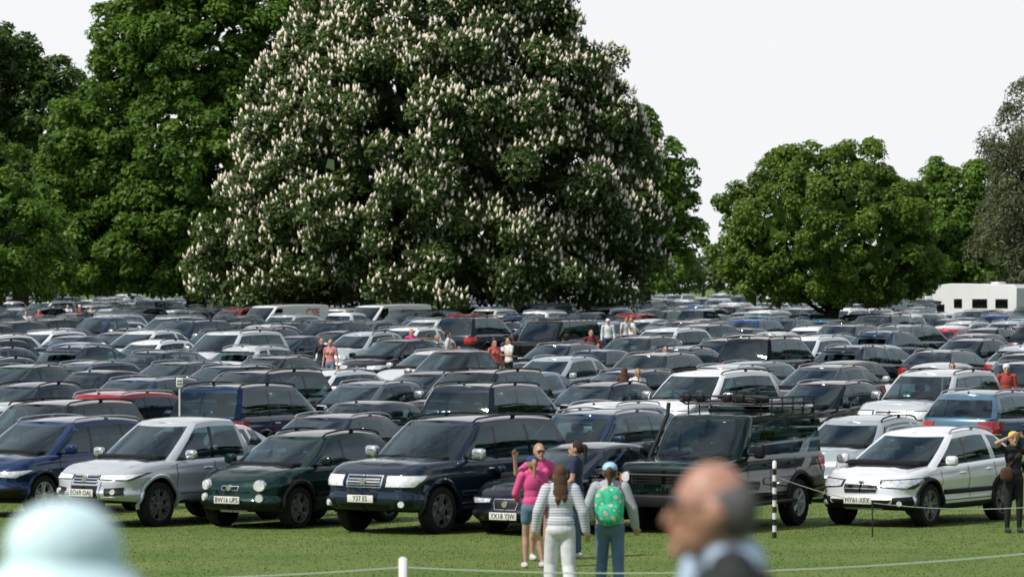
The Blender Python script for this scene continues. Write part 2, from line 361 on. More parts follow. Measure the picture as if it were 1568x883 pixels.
def std_front(zh,zb,W,gz0=None,gz1=None,lz0=None,lz1=None,bars=3,gm='black',gu=.75,chrome=True,lower=True):
    gz1=gz1 or zh-.12; gz0=gz0 or zh-.28; lz1=lz1 or gz1+.0; lz0=lz0 or lz1-.17; p=[]
    if chrome: p.append([[(0,gz0-.012),(gu+.025,gz0-.012),(gu+.07,gz1+.012),(0,gz1+.012)],'chrome',.008])
    p.append([[(0,gz0),(gu,gz0),(gu+.04,gz1),(0,gz1)],gm,.014])
    for k in range(bars):
        z=gz0+(gz1-gz0)*(k+.8)/(bars+.6); p.append([[(0,z-.006),(gu,z-.006),(gu,z+.006),(0,z+.006)],'silver',.02])
    p.append([[(gu+.12,lz0+.03),(1.7,lz0),(2.22,lz1+.05),(gu+.1,lz1)],'lampd',.010]); p.append([[(gu+.2,lz0+.045),(1.5,lz0+.02),(2.0,lz1+.025),(gu+.18,lz1-.014)],'lamp',.016])
    if lower: p.append([[(0,zb+.08),(.95,zb+.08),(1.15,zb+.2),(0,zb+.2)],'black',.012]); p.append([[(1.15,zb+.1),(1.75,zb+.12),(1.7,zb+.26),(1.2,zb+.24)],'black',.012]); p.append([[(0,zb+.03),(.9,zb+.03),(.9,zb+.06),(0,zb+.06)],'silver',.02])
    return p
CARS={}
def lc_extra(mb,c):
    for sg in(1,-1): mb.box((.1,sg*(c['W']-.02),.42),(1.9,.16,.05),'black',.02)
CARS['suv_large']=dict(L=4.95,W=.985,zb=.36,top=[(-2.5,1.2),(.9,1.2),(1.25,1.19),(1.9,1.16),(2.3,1.11),(2.5,1.02)],xwb=1.32,xwt=.42,xrb=-2.36,xrt=-2.0,zr=1.86,wt=.74,bw=.2,
  win=[(.02,-.04,'B'),(-.08,-.11,'S'),(-.97,-.92,'B'),(-1.07,-1.0,'S'),(-1.98,-1.7,'C')],seat1=-.05,xf=1.55,xr=-1.3,r=.395,gap=.07,seams=[(1.02,1.02),(-.03,-.03),(-1.0,-.85)],handles=[.17,-.8],rails=(.25,-1.8),railm='black',arch='paint',archw=.07,
  handm='chrome',mirm='chrome',mir=(.14,.25,.2),sidestrip='paint',rf=.34,rfx=.38,rdr=.08,pz=.6,reg='Y37 ES',spokes=5,rim='rimd',belt='chrome',
  patches=[[[(0,.78),(.58,.78),(.62,.99),(0,.99)],'chrome',.012],[[(0,.80),(.53,.80),(.57,.97),(0,.97)],'black',.018]]+[[[(0,z),(.54,z),(.54,z+.022),(0,z+.022)],'chrome',.026] for z in(.82,.865,.91)]+
   [[[(.68,.78),(1.7,.78),(2.15,1.0),(.70,1.0)],'lampd',.01],[[(.72,.80),(1.6,.80),(2.0,.98),(.74,.98)],'lens',.018],
    [[(0,.40),(.8,.40),(.9,.5),(0,.5)],'black',.012],[[(1.0,.44),(1.6,.46),(1.6,.6),(1.0,.58)],'black',.012],[[(0,.56),(.5,.56),(.5,.70),(0,.70)],'gloss',.01]],
  discs=[(1.25,.52,.06,'lens',.02,True),(0,.885,.07,'chrome',.035,False,.75)],extra=lc_extra)
def kia_extra(mb,c):
    mb.box((-1.8,0,c['zroof'](-1.6)-.0),(.3,1.1,.04),'gloss',.015)
CARS['suv']=dict(L=4.44,W=.93,zb=.28,top=[(-2.25,1.14),(-1.,1.09),(.6,1.03),(1.3,1.0),(1.8,.94),(2.1,.87),(2.25,.78)],xwb=1.48,xwt=.28,xrb=-2.08,xrt=-1.45,zr=1.6,wt=.66,bw=.24,
  win=[(.03,-.03,'B'),(-.07,-.1,'S'),(-.95,-.85,'C'),(-1.12,-.98,'S'),(-1.6,-1.3,'C')],seat1=-.15,xf=1.35,xr=-1.29,r=.37,seams=[(.95,1.0),(-.02,-.02),(-1.0,-.8)],handles=[.2,-.78],rails=(.05,-1.35),arch='black',archw=.05,tclad=.14,
  rf=.42,rfx=.5,bow=.18,pz=.47,reg='HY61 XFX',rim='rimd',spokes=5,sidestrip='black',rdr=.14,
  patches=std_front(.84,.28,.93,gz0=.60,gz1=.73,lz0=.66,lz1=.81,gu=.62,bars=1)+[[[(.3,.66),(.5,.66),(.5,.72),(.3,.72)],'gloss',.02]],discs=[(1.35,.42,.05,'lens',.02,True),(0,.77,.05,'chrome',.02,False,.5)],extra=kia_extra)
CARS['crossover']=dict(L=4.25,W=.9,zb=.27,top=[(-2.15,1.07),(-1.,1.05),(.8,1.03),(1.25,1.01),(1.7,.96),(1.98,.90),(2.13,.82)],xwb=1.32,xwt=.38,xrb=-1.98,xrt=-1.45,zr=1.57,wt=.63,bw=.24,
  win=[(-.02,-.05,'B'),(-.12,-.13,'S'),(-.92,-.86,'C'),(-1.04,-.98,'S'),(-1.45,-1.22,'C')],seat1=-.15,xf=1.28,xr=-1.29,r=.36,seams=[(.88,.92),(-.07,-.07),(-.97,-.78)],handles=[.12,-.77],rails=(.15,-1.3),railm='black',arch='black',archw=.07,tclad=.22,
  rf=.48,rfx=.55,bow=.2,pz=.5,reg='BW16 UPS',rim='rimd',spokes=5,sidestrip='black',handm='chrome',rdf=.1,rdr=.14,
  patches=[[[(0,.66),(.42,.66),(.46,.735),(0,.735)],'chrome',.012],[[(0,.67),(.39,.67),(.42,.725),(0,.725)],'gloss',.018],[[(0,.35),(1.0,.35),(1.1,.45),(0,.43)],'black',.012],[[(0,.29),(.9,.29),(.9,.33),(0,.33)],'silver',.02],[[(0,.61),(.3,.61),(.3,.63),(0,.63)],'black',.01]],
  discs=[(1.22,.735,.125,'chrome',.0,True,.85),(1.22,.735,.11,'lens',.02,True,.85),(1.28,.53,.085,'chrome',.0,True),(1.28,.53,.07,'lens',.015,True),(0,.70,.055,'chrome',.025,False)])
CARS['hatchback']=dict(L=4.37,W=.9,zb=.19,top=[(-2.2,1.02),(-1.,.97),(.8,.91),(1.25,.885),(1.75,.82),(2.05,.74),(2.2,.63)],xwb=1.4,xwt=.22,xrb=-2.05,xrt=-1.3,zr=1.42,wt=.6,bw=.24,
  win=[(-.07,-.1,'B'),(-.17,-.18,'S'),(-.95,-.88,'C'),(-1.05,-.98,'S'),(-1.45,-1.22,'C')],seat1=-.2,xf=1.32,xr=-1.32,r=.325,seams=[(.9,.95),(-.12,-.12),(-1.0,-.8)],handles=[.1,-.78],tclad=.05,
  rf=.44,rfx=.52,bow=.18,pz=.33,reg='YX18 YJW',spokes=5,rdf=.09,rdr=.14,
  patches=[[[(0,.43),(.5,.43),(.56,.61),(0,.61)],'chrome',.010],[[(0,.44),(.47,.44),(.53,.60),(0,.60)],'black',.016],[[(.66,.53),(1.6,.51),(2.2,.65),(.66,.62)],'lampd',.01],[[(.74,.55),(1.4,.53),(1.85,.62),(.74,.605)],'lamp',.016],
   [[(0,.22),(1.0,.22),(1.05,.29),(0,.29)],'black',.012],[[(1.2,.3),(1.6,.32),(1.5,.42),(1.2,.40)],'black',.012]],discs=[(0,.52,.06,'chrome',.02,False)])
CARS['estate']=dict(L=4.75,W=.91,zb=.2,top=[(-2.38,1.04),(-1.,.98),(.8,.93),(1.35,.91),(1.95,.84),(2.2,.77),(2.38,.66)],xwb=1.5,xwt=.36,xrb=-2.26,xrt=-1.75,zr=1.46,wt=.63,bw=.24,
  win=[(.06,.01,'B'),(-.04,-.07,'S'),(-.87,-.84,'B'),(-.95,-.92,'S'),(-1.8,-1.5,'C')],seat1=-.08,xf=1.45,xr=-1.37,r=.33,seams=[(1.05,1.08),(.01,.01),(-.94,-.75)],handles=[.22,-.7],rails=(.15,-1.5),tclad=.05,belt='chrome',
  rf=.42,rfx=.48,bow=.17,pz=.36,reg='FD66 LKE',spokes=7,split=False,handm='paint',rdr=.12,patches=std_front(.7,.2,.91,gz0=.46,gz1=.59,lz0=.51,lz1=.62,bars=2))
CARS['city']=dict(L=3.95,W=.86,zb=.2,top=[(-1.98,1.02),(-1.,.98),(.8,.95),(1.15,.93),(1.55,.86),(1.82,.77),(1.98,.67)],xwb=1.28,xwt=.3,xrb=-1.86,xrt=-1.4,zr=1.48,wt=.6,bw=.22,
  win=[(-.07,-.1,'B'),(-.17,-.18,'S'),(-.9,-.85,'C'),(-1.1,-1.0,'S'),(-1.38,-1.2,'C')],seat1=-.15,xf=1.22,xr=-1.25,r=.305,seams=[(.85,.9),(-.12,-.12),(-.95,-.8)],handles=[.1,-.75],tclad=.05,
  rf=.44,rfx=.5,bow=.18,pz=.36,reg='LM14 GZR',spokes=6,split=False,rdf=.09,rdr=.12,patches=std_front(.72,.2,.86,gz0=.5,gz1=.58,lz0=.53,lz1=.66,bars=0,gu=.55,chrome=False))
CARS['suv_mid']=dict(L=4.6,W=.94,zb=.32,top=[(-2.32,1.16),(-1.,1.13),(.8,1.1),(1.3,1.08),(1.9,1.02),(2.15,.96),(2.3,.87)],xwb=1.45,xwt=.45,xrb=-2.2,xrt=-1.75,zr=1.69,wt=.68,bw=.22,
  win=[(.06,.0,'B'),(-.04,-.07,'S'),(-.93,-.89,'B'),(-1.01,-.97,'S'),(-1.8,-1.5,'C')],seat1=-.08,xf=1.42,xr=-1.3,r=.375,seams=[(.98,1.0),(.0,.0),(-1.0,-.82)],handles=[.2,-.77],rails=(.2,-1.55),arch='paint',archw=.05,tclad=.14,
  rf=.4,rfx=.44,bow=.16,pz=.5,reg='RJ19 WTU',spokes=5,rdr=.12,patches=std_front(.92,.32,.94,gz0=.64,gz1=.81,lz0=.7,lz1=.83,bars=3,gu=.6,chrome=False))
def pk_extra(mb,c):
    for sg in(1,-1):
        mb.box((.05,sg*(c['W']-.0),.42),(1.9,.16,.05),'black',.02)
CARS['pickup']=dict(L=5.25,W=.91,zb=.40,top=[(-2.62,1.2),(-1.05,1.2),(-.95,1.16),(1.0,1.12),(1.5,1.10),(2.15,1.04),(2.45,.98),(2.62,.88)],bed=-1.05,xwb=1.6,xwt=.6,xrb=-1.02,xrt=-.7,zr=1.78,wt=.64,bw=.22,
  win=[(.25,.18,'B'),(.15,.10,'S'),(-.66,-.52,'C')],seat1=.1,xf=1.65,xr=-1.4,r=.385,gap=.08,seams=[(1.2,1.2),(.2,.2),(-.75,-.6),(-1.0,-1.0)],handles=[.4,-.53],arch='paint',archw=.06,tclad=.1,rdr=.08,
  rf=.44,rfx=.5,bow=.18,pz=.6,reg='EO69 OAJ',rim='rimd',spokes=6,handm='chrome',mirm='chrome',tailz=(.75,1.12),
  patches=[[[(0,.76),(.55,.76),(.62,.90),(0,.90)],'gloss',.012]]+[[[(0,z),(.6,z),(.62,z+.02),(0,z+.02)],'chrome',.02] for z in(.78,.83,.88)]+
   [[[(.66,.82),(1.6,.81),(2.15,.94),(.66,.90)],'lampd',.01],[[(.72,.832),(1.5,.825),(1.95,.93),(.72,.895)],'lens',.016],[[(.7,.5),(.78,.5),(.78,.80),(.68,.80)],'chrome',.018],[[(.78,.5),(1.3,.5),(1.35,.525),(.78,.525)],'chrome',.018],
    [[(0,.42),(.68,.42),(.66,.72),(0,.72)],'black',.010],[[(1.0,.56),(1.5,.57),(1.5,.70),(1.0,.68)],'black',.012]],discs=[(1.25,.62,.05,'lens',.02,True),(0,.83,.06,'chrome',.03,False)],extra=pk_extra)
def dis_extra(mb,c):
    z=c['zroof'](-.5)
    mb.box((-1.45,0,z+.05),(1.5,1.36,.16),'paint',.06)
    zz=z+.16
    for sg in(1,-1):
        mb.tube([(.35,sg*.66,zz+.08),(.1,sg*.68,zz+.02),(-2.1,sg*.68,zz+.02)],.018,'black'); mb.tube([(.35,sg*.66,zz+.16),(.0,sg*.68,zz+.12),(-2.1,sg*.68,zz+.12)],.016,'black')
        for k in range(6): x=.0-k*.42; mb.tube([(x,sg*.68,zz+.12),(x,sg*.68,z-.03)],.012,'black')
    for k in range(14): x=.1-k*.17; mb.tube([(x,-.68,zz+.02),(x,.68,zz+.02)],.011,'black',6)
    mb.tube([(.35,-.66,zz+.16),(.35,.66,zz+.16)],.018,'black'); mb.tube([(.35,-.66,zz+.08),(.35,.66,zz+.08)],.014,'black')
    for y in(-.5,-.25,.25,.5): mb.box((.42,y,zz+.13),(.07,.16,.14),'black',.03)
    mb.box((-.6,.2,zz+.08),(.5,.5,.12),'black',.04); mb.box((-1.4,-.2,zz+.08),(.7,.4,.1),'inter',.04)
    mb.tube([(1.2,-.86,1.1),(1.05,-.86,1.25),(.55,-.80,1.9),(.5,-.8,2.1)],.035,'black')
    W=c['W']
    mb.box((2.36,0,.55),(.18,1.78,.2),'black',.03); mb.tube([(2.47,-.5,.5),(2.5,-.5,.98),(2.5,.5,.98),(2.47,.5,.5)],.028,'black')
    for sg in(1,-1): mb.box((.05,sg*(W-.0),.45),(1.9,.1,.07),'black',.02)
CARS['offroad']=dict(L=4.62,W=.9,zb=.42,lay=LAYBOX,top=[(-2.3,1.24),(1.,1.24),(1.3,1.2),(2.1,1.16),(2.35,1.12)],xwb=1.25,xwt=.68,xrb=-2.25,xrt=-2.15,zr=1.93,wt=.72,bw=.1,crown=.02,ridge=0,
  win=[(.12,.1,'B'),(.04,.02,'S'),(-.82,-.82,'C'),(-1.0,-1.0,'S'),(-1.95,-1.95,'C')],seat1=.0,xf=1.45,xr=-1.1,r=.40,gap=.09,seams=[(.95,.95),(.08,.08),(-.9,-.75)],handles=[.22,-.72],arch='black',archw=.07,tclad=.1,
  rf=.12,rfx=.14,rr=.12,bow=.04,ft=.03,rdf=.03,rdr=.0,rcrown=.015,pz=.58,reg='P463 NRX',rim='rim',rimf=.6,spokes=6,split=False,handm='black',mirm='black',mir=(.1,.2,.24),
  patches=[[[(0,.82),(.72,.82),(.72,1.04),(0,1.04)],'black',.012]]+[[[(0,z),(.7,z),(.7,z+.02),(0,z+.02)],'gloss',.022] for z in(.85,.9,.95,1.0)]+[[[(.76,.82),(1.15,.82),(1.15,1.04),(.76,1.04)],'lampd',.01],[[(1.3,.82),(2.1,.82),(2.1,1.0),(1.3,1.0)],'orange',.012]],
  discs=[(.93,.93,.105,'chrome',.008,True),(.93,.93,.09,'lens',.02,True)],extra=dis_extra)
def def_extra(mb,c):
    mb.box((-2.42,0,1.15),(.2,.74,.74),'tyre',.2)
    for k in range(5): mb.box((-.2-k*.42,0,c['zroof'](-.5)+.055),(.05,1.3,.03),'black',.01)
CARS['boxy']=dict(CARS['offroad'],extra=def_extra,reg='K88 DEF',zr=1.92,spokes=8,rimf=.58)
def van_extra(txt,col):
    def f(mb,c):
        tv,tf=text_geo(txt,.55 if len(txt)<5 else .38)
        mb.add([(-1.25-v.x*1.0,c['W']-.085+.035,1.62+v.y) for v in tv],tf,col)
        for sg in(1,-1): mb.box((-1.2,sg*(c['W']+.0),.55),(1.2,.03,.08),'black',.01)
    return f
VAN=dict(L=5.1,W=.98,zb=.25,top=[(-2.55,1.2),(1.2,1.18),(1.9,1.16),(2.3,1.06),(2.55,.9)],xwb=2.05,xwt=1.2,xrb=-2.5,xrt=-2.46,zr=2.02,wt=.88,
  win=[(.75,.7,'C')],seat1=.6,van=True,rearglass=0,xf=1.62,xr=-1.4,r=.34,seams=[(1.6,1.6),(.68,.68),(-.6,-.6)],handles=[.85,-.4],tclad=.13,rdf=.08,rdr=.02,rf=.34,rfx=.36,pz=.42,
  reg='EK68 VAN',spokes=5,patches=std_front(.9,.25,.98,gz0=.62,gz1=.78,lz0=.66,lz1=.84,bars=2,chrome=False),handm='black',mirm='black',mir=(.13,.22,.28))
CARS['van']=dict(VAN,extra=van_extra('CSE','redtxt')); CARS['van2']=dict(VAN,extra=van_extra('VEHICLE','grntxt'))
ME={k:build_car(k+'_mesh',P) for k,P in CARS.items()}
NAME=dict(suv_large='large_suv',suv='suv',crossover='crossover_car',hatchback='hatchback_car',estate='estate_car',city='small_hatchback_car',suv_mid='family_suv',pickup='pickup_truck',offroad='off_road_vehicle',boxy='boxy_off_road_vehicle',van='panel_van',van2='panel_van')
def place(kind,x,y,th=26,col=(.02,.025,.03)):
    return obj(NAME[kind],ME[kind],(x,y,g(y)-.005),math.radians(-(90+th)),col)
def front(kind,uL,vb,th,col):
    P=CARS[kind]; s=(vb-CV)/(CH-.03); dw=F/s; t=math.radians(th)
    yc=dw+P['xf']*math.cos(t)+P['W']*math.sin(t)
    sc_=F/(yc-.8); x=(uL-CU)/sc_+P['L']/2*math.sin(t)+P['W']*math.cos(t)
    return place(kind,x,yc,th,col)
front('suv_mid',-98,792,33,(.008,.03,.10)); front('pickup',72,808,36,(.52,.55,.58)); front('crossover',287,811,34,(.002,.024,.018))
front('suv_large',484,820,36,(.010,.024,.042)); front('hatchback',702,822,34,(.003,.006,.013)); front('offroad',938,818,29,(.002,.013,.011)); front('suv',1238,808,34,(.84,.86,.88))
place('estate',(1650-784)*76/F+2.0,77.4,32,(.02,.03,.05)); place('city',-13.2-4.4,77,32,(.01,.02,.03))
COLS=[(.002,.004,.007)]*8+[(.004,.013,.032)]*7+[(.010,.032,.075)]*3+[(.015,.024,.034)]*4+[(.07,.09,.11)]*2+[(.38,.43,.46)]*3+[(.58,.61,.63)]*3+[(.80,.82,.84)]*4+[(.30,.008,.012)]*1+[(.004,.05,.20)]*1+[(.003,.03,.025)]*1+[(.09,.17,.24)]*1
KINDS=['suv_large']*2+['suv']*6+['crossover']*4+['hatchback']*5+['estate']*6+['city']*3+['suv_mid']*6+['pickup']*1
PEOPLE=[('woman',630,504,1.66,2,(.85,.05,.25),20),('woman',655,511,1.66,0,(.75,.75,.75),160),('woman',669,513,1.66,2,(.75,.76,.8),200),('man',686,507,1.76,1,(.6,.6,.62),90),('woman',757,521,1.66,0,(.55,.12,.12),30),('man',779,516,1.76,1,(.75,.74,.74),-60),
   ('man',905,504,1.76,1,(.14,.02,.03),10),('man',931,488,1.74,3,(.7,.72,.75),0),('man',958,485,1.76,1,(.78,.78,.8),40),('woman',966,487,1.66,2,(.78,.78,.8),-40),('woman',956,563,1.66,0,(.10,.04,.03),180),('woman',976,565,1.66,2,(.78,.78,.8),190),('woman',492,518,1.66,0,(.03,.03,.04),20),('woman',506,520,1.66,2,(.6,.25,.25),-20),
   ('man',1019,529,1.76,1,(.05,.09,.2),0),('woman',1458,556,1.66,0,(.6,.62,.66),0),('man',1541,556,1.76,3,(.4,.06,.05),0),('man',104,460,1.76,1,(.7,.7,.75),0),('man',122,459,1.76,3,(.4,.10,.08),30),('woman',140,462,1.66,2,(.6,.6,.6),0),('man',82,468,1.76,1,(.05,.07,.12),0),('woman',60,474,1.66,0,(.5,.1,.1),0),('man',40,476,1.76,1,(.6,.6,.65),0)]
PD=[]
for nm,u,vt,hgt,k,c,rt in PEOPLE:
    best=min(np.arange(95,240,.5),key=lambda d:abs(CV+(CH-g(d)-hgt)*F/d-vt)); PD.append((u,best))
rows=[81.8,92.8,100.0]; y=111
while y<395:
    rows+= [y,y+7.3]; y+=18.2
def clear(x,y):
    for (tx,ty,r) in TR:
        if (x-tx)**2+(y-ty)**2<r*r: return False
    return True
TR=[(-4.6,232,2.2),(15.7,205,2.0),(-24,265,2),(26,262,4.5)]
SPEC=[('van',430,205,(.80,.82,.83),44),('van2',590,207,(.80,.82,.83),42),('boxy',845,150,(.004,.008,.008),30)]
for i,ry in enumerate(rows):
    hw=ry*.1206*1.14+4; x=-hw+R.random()*2; facing=0 if (i%4!=1) else 180
    if i==0: facing=0
    while x<hw:
        k=R.choice(KINDS) if R.random()>.015 else 'boxy'; yy=ry+R.uniform(-.35,.35); u=CU+x*F/yy
        skip=R.random()<.02
        for (_,su,sd,_,_) in SPEC:
            if -9<yy-sd<6.0 and abs(x-(su-CU)*sd/F)<(3.6 if abs(yy-sd)<5.5 else 2.4): skip=True
        for (pu,pd) in PD:
            if -4.2<yy-pd<2.0 and abs(x-(pu-CU)*pd/F)<1.25: skip=True
        if i==0 and 1150<u<1290: k='city'; col=(.45,.012,.012)
        elif i==1 and 120<u<260: k='suv_mid'; col=(.28,.008,.02)
        else: col=R.choice(COLS)
        j=R.uniform(.85,1.2); col=tuple(min(.84,c*j) for c in col)
        if yy>300 and x<-ry*.03: skip=skip or R.random()<.5
        if clear(x,yy) and not skip: place(k,x,yy,31+R.uniform(-3,3)+(facing if R.random()<.93 else 180-facing),col)
        x+=R.uniform(2.5,2.75)+(.15 if k=='suv_large' else 0)
for k,su,sd,c,th in SPEC: place(k,(su-CU)*sd/F,sd,th,c)

# motorhome
mh=MB(); prof=[(-3.2,.45),(-3.25,2.7),(-3.1,2.9),(1.6,2.95),(2.6,2.85),(2.95,2.5),(2.9,2.05),(2.2,1.95),(2.75,1.3),(3.35,1.1),(3.4,.5)]
def prism(pr,hw,b,mat):
    A=[(x,-hw,z) for x,z in pr]; B=[(x,hw,z) for x,z in pr]; cx=sum(p[0] for p in pr)/len(pr); cz=sum(p[1] for p in pr)/len(pr)
    ra_=[(x+(cx-x)*.015,-hw-b,z+(cz-z)*.03) for x,z in pr]; rb=[(x+(cx-x)*.015,hw+b,z+(cz-z)*.03) for x,z in pr]
    mh.grid([ra_,A,B,rb],mat,closed=True); n=len(pr); mh.add(ra_,[list(range(n))],mat); mh.add(rb,[list(range(n))],mat)
prism(prof,1.05,.04,'white')
for x,w_ in((-2.2,.9),(-.6,1.1),(1.0,.6)):
    for sg in(1,-1): mh.box((x,sg*1.1,1.85),(w_,.04,.5),'gloss',.015)
for sg in(1,-1):
    mh.box((2.3,sg*1.06,1.55),(.6,.08,.5),'gloss',.02); mh.box((0,sg*1.095,1.2),(6,.02,.08),'silver',.005)
    for x in(2.5,-1.6): mh.lathe([(-.24,.2),(-.24,.33),(0,.35),(0,.2),(-.03,.001)],x,sg*1.1,.35,sg,'tyre')
mh.box((2.55,0,1.66),(.04,1.8,.6),'gloss',.015,Matrix.Translation((2.5,0,1.62))@Matrix.Rotation(math.radians(-40),4,'Y')@Matrix.Translation((-2.55,0,-1.66)))
mh.box((-1,0,2.98),(.6,.6,.12),'white',.04); mh.box((.6,0,2.99),(.4,.4,.1),'black',.04)
p_=wp(1508,460,235); obj('motorhome',mh.mesh('motorhome_mesh',CARM),(p_.x,235,g(235)),math.radians(-228))

# ---------------------------------------------------------------- ground
def ground():
    ys=sorted(set([-300,-150,-60,-30,0]+list(np.arange(2,130,2.0))+list(np.arange(130,420,6.0))+[420,600,900,1500])); xs=[-900,-400,-150,-60]+list(np.arange(-40,41,4.))+[60,150,400,900]
    mb=MB(); mb.grid([[(x,yy,g(yy)) for x in xs] for yy in ys],'grass')
    obj('grass_field',mb.mesh('grass_field_mesh',None,ang=80))
m,nt,b=newmat('grass_ground'); N=nt.nodes; Lk=nt.links; MT['grass']=m
tc=N.new('ShaderNodeTexCoord'); n1=N.new('ShaderNodeTexNoise'); n1.inputs['Scale'].default_value=.4; n1.inputs['Detail'].default_value=8; n1.inputs['Roughness'].default_value=.65
n2=N.new('ShaderNodeTexNoise'); n2.inputs['Scale'].default_value=9; n2.inputs['Detail'].default_value=6; n2.inputs['Roughness'].default_value=.75
Lk.new(tc.outputs['Object'],n1.inputs['Vector']); Lk.new(tc.outputs['Object'],n2.inputs['Vector'])
r1=N.new('ShaderNodeValToRGB'); e=r1.color_ramp.elements; e[0].position=.35; e[0].color=(.085,.145,.030,1); e[1].position=.68; e[1].color=(.15,.19,.055,1)
r2=N.new('ShaderNodeValToRGB'); e=r2.color_ramp.elements; e[0].position=.3; e[0].color=(.85,.88,.8,1); e[1].position=.7; e[1].color=(1.12,1.1,1.08,1)
Lk.new(n1.outputs['Fac'],r1.inputs['Fac']); Lk.new(n2.outputs['Fac'],r2.inputs['Fac'])
mx=N.new('ShaderNodeMix'); mx.data_type='RGBA'; mx.blend_type='MULTIPLY'; mx.inputs['Factor'].default_value=1; Lk.new(r1.outputs['Color'],mx.inputs['A']); Lk.new(r2.outputs['Color'],mx.inputs['B'])
Lk.new(mx.outputs['Result'],b.inputs['Base Color']); b.inputs['Roughness'].default_value=.9; b.inputs['Specular IOR Level'].default_value=.15
bp=N.new('ShaderNodeBump'); bp.inputs['Strength'].default_value=.2; bp.inputs['Distance'].default_value=.03; Lk.new(n2.outputs['Fac'],bp.inputs['Height']); Lk.new(bp.outputs[0],b.inputs['Normal'])
ground()

# ---------------------------------------------------------------- foliage helpers
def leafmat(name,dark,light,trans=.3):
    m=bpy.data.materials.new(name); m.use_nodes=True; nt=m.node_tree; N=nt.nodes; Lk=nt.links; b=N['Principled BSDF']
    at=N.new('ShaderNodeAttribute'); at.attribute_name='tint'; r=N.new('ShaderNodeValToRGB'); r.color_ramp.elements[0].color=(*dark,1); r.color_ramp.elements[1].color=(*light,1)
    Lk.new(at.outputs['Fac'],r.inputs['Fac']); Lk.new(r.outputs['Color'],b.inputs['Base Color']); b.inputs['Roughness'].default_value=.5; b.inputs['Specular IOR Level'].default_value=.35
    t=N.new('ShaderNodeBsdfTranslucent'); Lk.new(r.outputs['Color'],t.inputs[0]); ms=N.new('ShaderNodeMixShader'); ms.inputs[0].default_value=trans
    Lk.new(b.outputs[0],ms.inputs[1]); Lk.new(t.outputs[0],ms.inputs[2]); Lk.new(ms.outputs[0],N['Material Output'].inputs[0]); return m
MT['bark']=simple('bark',(.06,.05,.04),.9,var=.5,vs=4)
MT['flower']=simple('chestnut_flower',(.76,.69,.55),.7)
LM=dict(chestnut=leafmat('chestnut_leaf',(.035,.07,.018),(.125,.19,.045),.3),lime=leafmat('lime_leaf',(.045,.115,.015),(.17,.29,.035),.42),
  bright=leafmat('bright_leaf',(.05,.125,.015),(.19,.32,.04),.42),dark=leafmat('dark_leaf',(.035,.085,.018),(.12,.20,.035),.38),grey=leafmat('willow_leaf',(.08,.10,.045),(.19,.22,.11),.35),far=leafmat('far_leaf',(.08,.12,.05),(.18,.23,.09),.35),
  olive=leafmat('maple_leaf',(.055,.12,.015),(.20,.30,.04),.4))
def nrm(a): return a/np.maximum(1e-9,np.linalg.norm(a,axis=1,keepdims=True))
def quads_mesh(name,C,Nn,T,lw,ll,tint,mat):
    B=nrm(np.cross(Nn,T)); n=len(C); V=np.empty((n,4,3)); fold=Nn*(ll*.12)[:,None]
    V[:,0]=C-T*(ll/2)[:,None]; V[:,1]=C+B*(lw/2)[:,None]+fold; V[:,2]=C+T*(ll/2)[:,None]; V[:,3]=C-B*(lw/2)[:,None]+fold
    me=bpy.data.meshes.new(name); me.vertices.add(n*4); me.vertices.foreach_set('co',V.ravel()); me.loops.add(n*4); me.loops.foreach_set('vertex_index',np.arange(n*4,dtype=np.int32))
    me.polygons.add(n); me.polygons.foreach_set('loop_start',np.arange(0,n*4,4,dtype=np.int32)); me.update(calc_edges=True)
    a=me.attributes.new('tint','FLOAT','FACE'); a.data.foreach_set('value',tint.astype(np.float32)); me.materials.append(mat); return me
